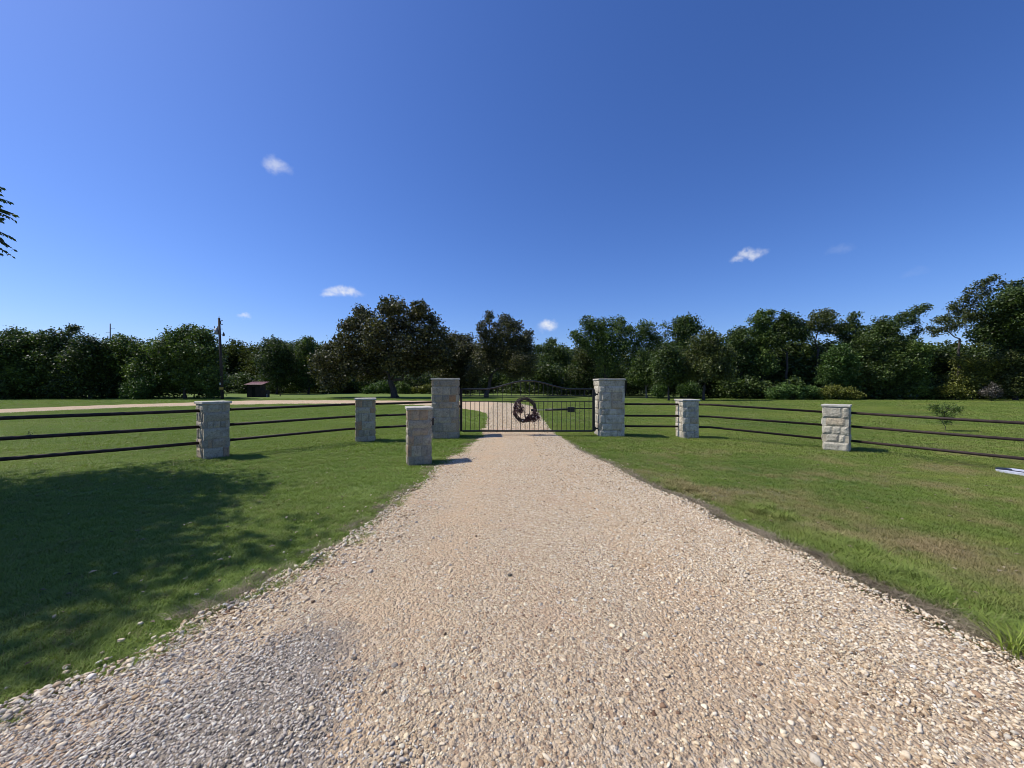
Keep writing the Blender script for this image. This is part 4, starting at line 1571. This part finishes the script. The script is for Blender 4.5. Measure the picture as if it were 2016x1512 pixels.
M_BRIGHT = mat_blade('bright_grass', ((.16, .22, .03), (.30, .36, .06)))
grass_clump('grass_clump', 'bright yellow-green grass clump at the right edge of the gravel', 3.02, 2.23, 230, .24, M_BRIGHT, 11, .13)
M_WEED = mat_blade('dark_weed', ((.03, .05, .02), (.06, .09, .03)))


def weed():
    root = empty('weed', ((60 - 1008) / F * 10.9, 10.9, 0))
    tag(root, 'single dark weed stalk on the lawn behind the left-hand rails', 'weed')
    m = MB()
    m.tube([(0, 0, -.02), (.01, 0, .10), (-.01, 0, .22)], [.008, .006, .003], 6)
    m.build('stalk', BARK, root, True)
    r = np.random.default_rng(5)
    P = r.normal(0, 1, (26, 3)) * (.035, .035, .04) + (0, 0, .2)
    v, f, t = leaf_quads(P, .05, r, 2)
    make_obj('leaves', v, f, LEAF['dark'], root, attrs={'tint': t})


weed()


# ------------------------------------------------------------------ utility pole, mast, shed and small things
def utility_pole():
    d = 40.0
    x0 = (438 - 1008) / F * d
    root = empty('utility_pole', (x0, d, 0))
    tag(root, 'leaning wooden utility pole with transformer near the left gravel track', 'utility pole')
    H = 8.45
    wood = mat_bark('pole_wood', (.042, .035, .030), 3)
    steel = mat_plain('grey_transformer', (.25, .27, .29), .5, .3)
    cer = mat_plain('dark_insulator', (.08, .06, .055), .4)
    lean = -.36

    def px(z):
        return lean * z / H
    MB().tube([(0, 0, -.3), (px(4), 0, 4), (px(H), 0, H)], [.15, .13, .105], 12).build('pole', wood, root, True)
    m = MB()
    m.tube([(px(7.2) - .27, -.05, 6.75), (px(7.2) - .27, -.05, 7.35)], .17, 14)
    m.tube([(px(7.2) - .27, -.05, 7.35), (px(7.2) - .27, -.05, 7.42)], [.17, .10], 14)
    tr = m.build('transformer', steel, root, True)
    for dx in (-.12, .07):
        MB().tube([(px(7.2) - .27 + dx * 1.6, -.05, 7.38), (px(7.2) - .27 + dx * 1.6, -.05, 7.52), (px(7.2) - .27 + dx * 2.1, -.05, 7.62)], [.03, .045, .03], 8).build('bushing', cer, tr, True)
    MB().box((px(7) - .1, 0, 7.05), (.2, .08, .06)).build('bracket', steel, root)
    MB().box((px(7.3) + .18, 0, 7.32), (.30, .05, .05)).build('bracket', steel, root)
    MB().box((px(6.9) + .20, 0, 6.72), (.34, .05, .05), 0).build('bracket', steel, root)
    for (xx, zz) in ((.40, 6.85), (.47, 6.72), (.36, 6.70)):
        MB().tube([(px(7) + xx, 0, zz - .12), (px(7) + xx, 0, zz), (px(7) + xx + .02, 0, zz + .14)], [.05, .065, .03], 8).build('insulator', cer, root, True)
    c = MB()
    c.tube([(px(8) + .27 + .12 * math.cos(a), 0, 8.0 + .24 * math.sin(a)) for a in np.linspace(.7, 5.6, 12)], .03, 6)
    c.tube([(px(8), 0, 8.05), (px(8) + .16, 0, 8.02)], .02, 6)
    c.build('fuse_cutout', cer, root, True)
    MB().tube([(px(H), 0, H), (px(H), 0, H + .22)], [.035, .02], 8).build('top_pin', cer, root, True)
    MB().box((.0, -.17, 1.15), (.46, .04, .26)).build('yellow_marker', mat_plain('yellow_paint', (.32, .22, .03), .6), root)
    MB().box((-.12, -.16, 1.62), (.13, .09, .24)).build('meter_box', mat_plain('pale_box', (.5, .5, .5), .5), root)


utility_pole()


def mast():
    d = 130.0
    x0 = (217 - 1008) / F * d
    H = 1.6 + (756 - 637) / F * d
    root = empty('transmission_mast', (x0, d, 0))
    tag(root, 'thin distant transmission mast poking above the left wood', 'mast')
    st = mat_plain('mast_steel', (.12, .12, .13), .6)
    MB().tube([(0, 0, 0), (0, 0, H)], [.22, .15], 8).build('shaft', st, root, True)
    for zz, s in ((H - 1.7, 1), (H - 3.1, -1), (H - 4.6, 1)):
        MB().tube([(0, 0, zz), (s * 1.0, 0, zz + .15), (s * 1.5, 0, zz)], .05, 5).build('crossarm', st, root, True)


mast()


def shed():
    d = 46.5
    x0 = (486 - 1008) / F * d
    root = empty('shed', (x0, d, 0), R(8))
    root.scale = (.82, .82, .92)
    tag(root, 'small dark plank shed with a rusty red roof at the wood edge', 'shed')
    wood = mat_bark('shed_planks', (.040, .032, .028), 5)
    dark = mat_plain('opening_shade_black', (.008, .008, .008), .9)
    tin = mat_plain('rusty_red_tin', (.17, .075, .070), .55, 0, .35, 3)
    m = MB()
    W, Dp, H = 1.75, 1.7, 1.62
    n = 11
    for i in range(n):
        w = W / n
        if i not in (4, 5, 6):
            m.box((w * (i + .5), 0, H / 2), (w - .02, .04, H + .02 * (i % 3)))
        else:
            m.box((w * (i + .5), 0, H - .12), (w - .02, .04, .24))
    for i in range(n):
        w = Dp / n
        hh = H + .28 * (i + .5) / n
        m.box((W, w * (i + .5) + .03, hh / 2), (.04, w - .02, hh))
        m.box((0, w * (i + .5) + .03, hh / 2), (.04, w - .02, hh))
    m.box((W / 2, Dp + .05, .95), (W, .04, 1.9))
    m.build('plank_walls', wood, root)
    MB().box((W / 2, .03, .7), (.46, .03, 1.36)).build('opening_shade', dark, root)  # near-black panel standing in for the shade inside the open front
    v, f = [], []
    cols = 40
    for j in (0, 1):
        for i in range(cols + 1):
            x = -.35 + (W + .75) * i / cols + (.12 if j else 0)
            y = -.25 + j * (Dp + .5)
            z = H + .02 + j * .42 + .018 * math.sin(i * 1.6)
            v.append((x, y, z))
    for i in range(cols):
        f.append([i, i + 1, cols + 2 + i, cols + 1 + i])
    o = make_obj('tin_roof', np.array(v), f, tin, root, True)
    s = o.modifiers.new('thick', 'SOLIDIFY')
    s.thickness = .025
    lt = MB()
    lt.box((W + .5, .5, .45), (.9, .9, .9))
    lt.build('side_bin', wood, root)
    MB().box((W + .98, .04, .20), (.06, .06, .42)).build('white_corner_board', mat_plain('white_board', (.7, .68, .68), .7), root)


shed()


def small_marker():
    d = 50.0
    root = empty('yard_tap', ((552 - 1008) / F * d, d, 0))
    tag(root, 'tiny dark standpipe on the lawn right of the shed', 'standpipe')
    MB().tube([(0, 0, 0), (0, 0, .20)], .04, 8).build('pipe', M_BLACK, root, True)
    MB().tube([(0, 0, .20), (.05, 0, .28), (.12, 0, .24)], .05, 8).build('spout', M_BLACK, root, True)
    MB().tube([(-.2, 0, 0.01), (-.2, 0, .12)], [.09, .05], 8).build('yellow_cap', mat_plain('yellow_green_cap', (.35, .45, .08), .6), root, True)


small_marker()


def white_board():
    x, y = 10.08, 7.45
    root = empty('white_board', (x, y, z1(x, y) + .05), R(4))
    root.rotation_euler = (R(-1.5), R(-3), R(4))
    tag(root, 'white rounded plastic board with black oval lying in the grass', 'board')
    def outline(w, y0, y1, n=14):
        pts = [(-w, y0), (w, y0)]
        for k in range(n + 1):
            a = math.pi * k / n
            pts.append((w * math.cos(a), y1 - w + w * math.sin(a) * 1.0))
        return pts

    def slab(pts, z0, z1_, name, mat):
        m = MB()
        n = len(pts)
        m.raw([(p[0], p[1], z0) for p in pts] + [(p[0], p[1], z1_) for p in pts],
              [list(range(n))[::-1], list(range(n, 2 * n))] + [[i, (i + 1) % n, n + (i + 1) % n, n + i] for i in range(n)])
        return m.build(name, mat, root)
    slab(outline(.18, -1.0, .5), -.02, .03, 'panel', mat_plain('white_plastic', (.52, .54, .60), .6))
    ov = [(-.05 + .10 * math.cos(a), .38 + .11 * math.sin(a)) for a in np.linspace(0, 2 * math.pi, 25)[:-1]]
    slab(ov, .031, .042, 'black_oval', M_BLACK)
    slab([(-.115, -.30), (-.075, -.30), (-.075, .28), (-.115, .28)], .031, .040, 'black_bar', M_BLACK)


white_board()
scene.render.resolution_x = 1024
scene.render.resolution_y = 768
scene.cycles.filter_width = 0.95
scene.cycles.max_bounces = 6
scene.cycles.diffuse_bounces = 3
scene.cycles.glossy_bounces = 2
scene.cycles.transmission_bounces = 3
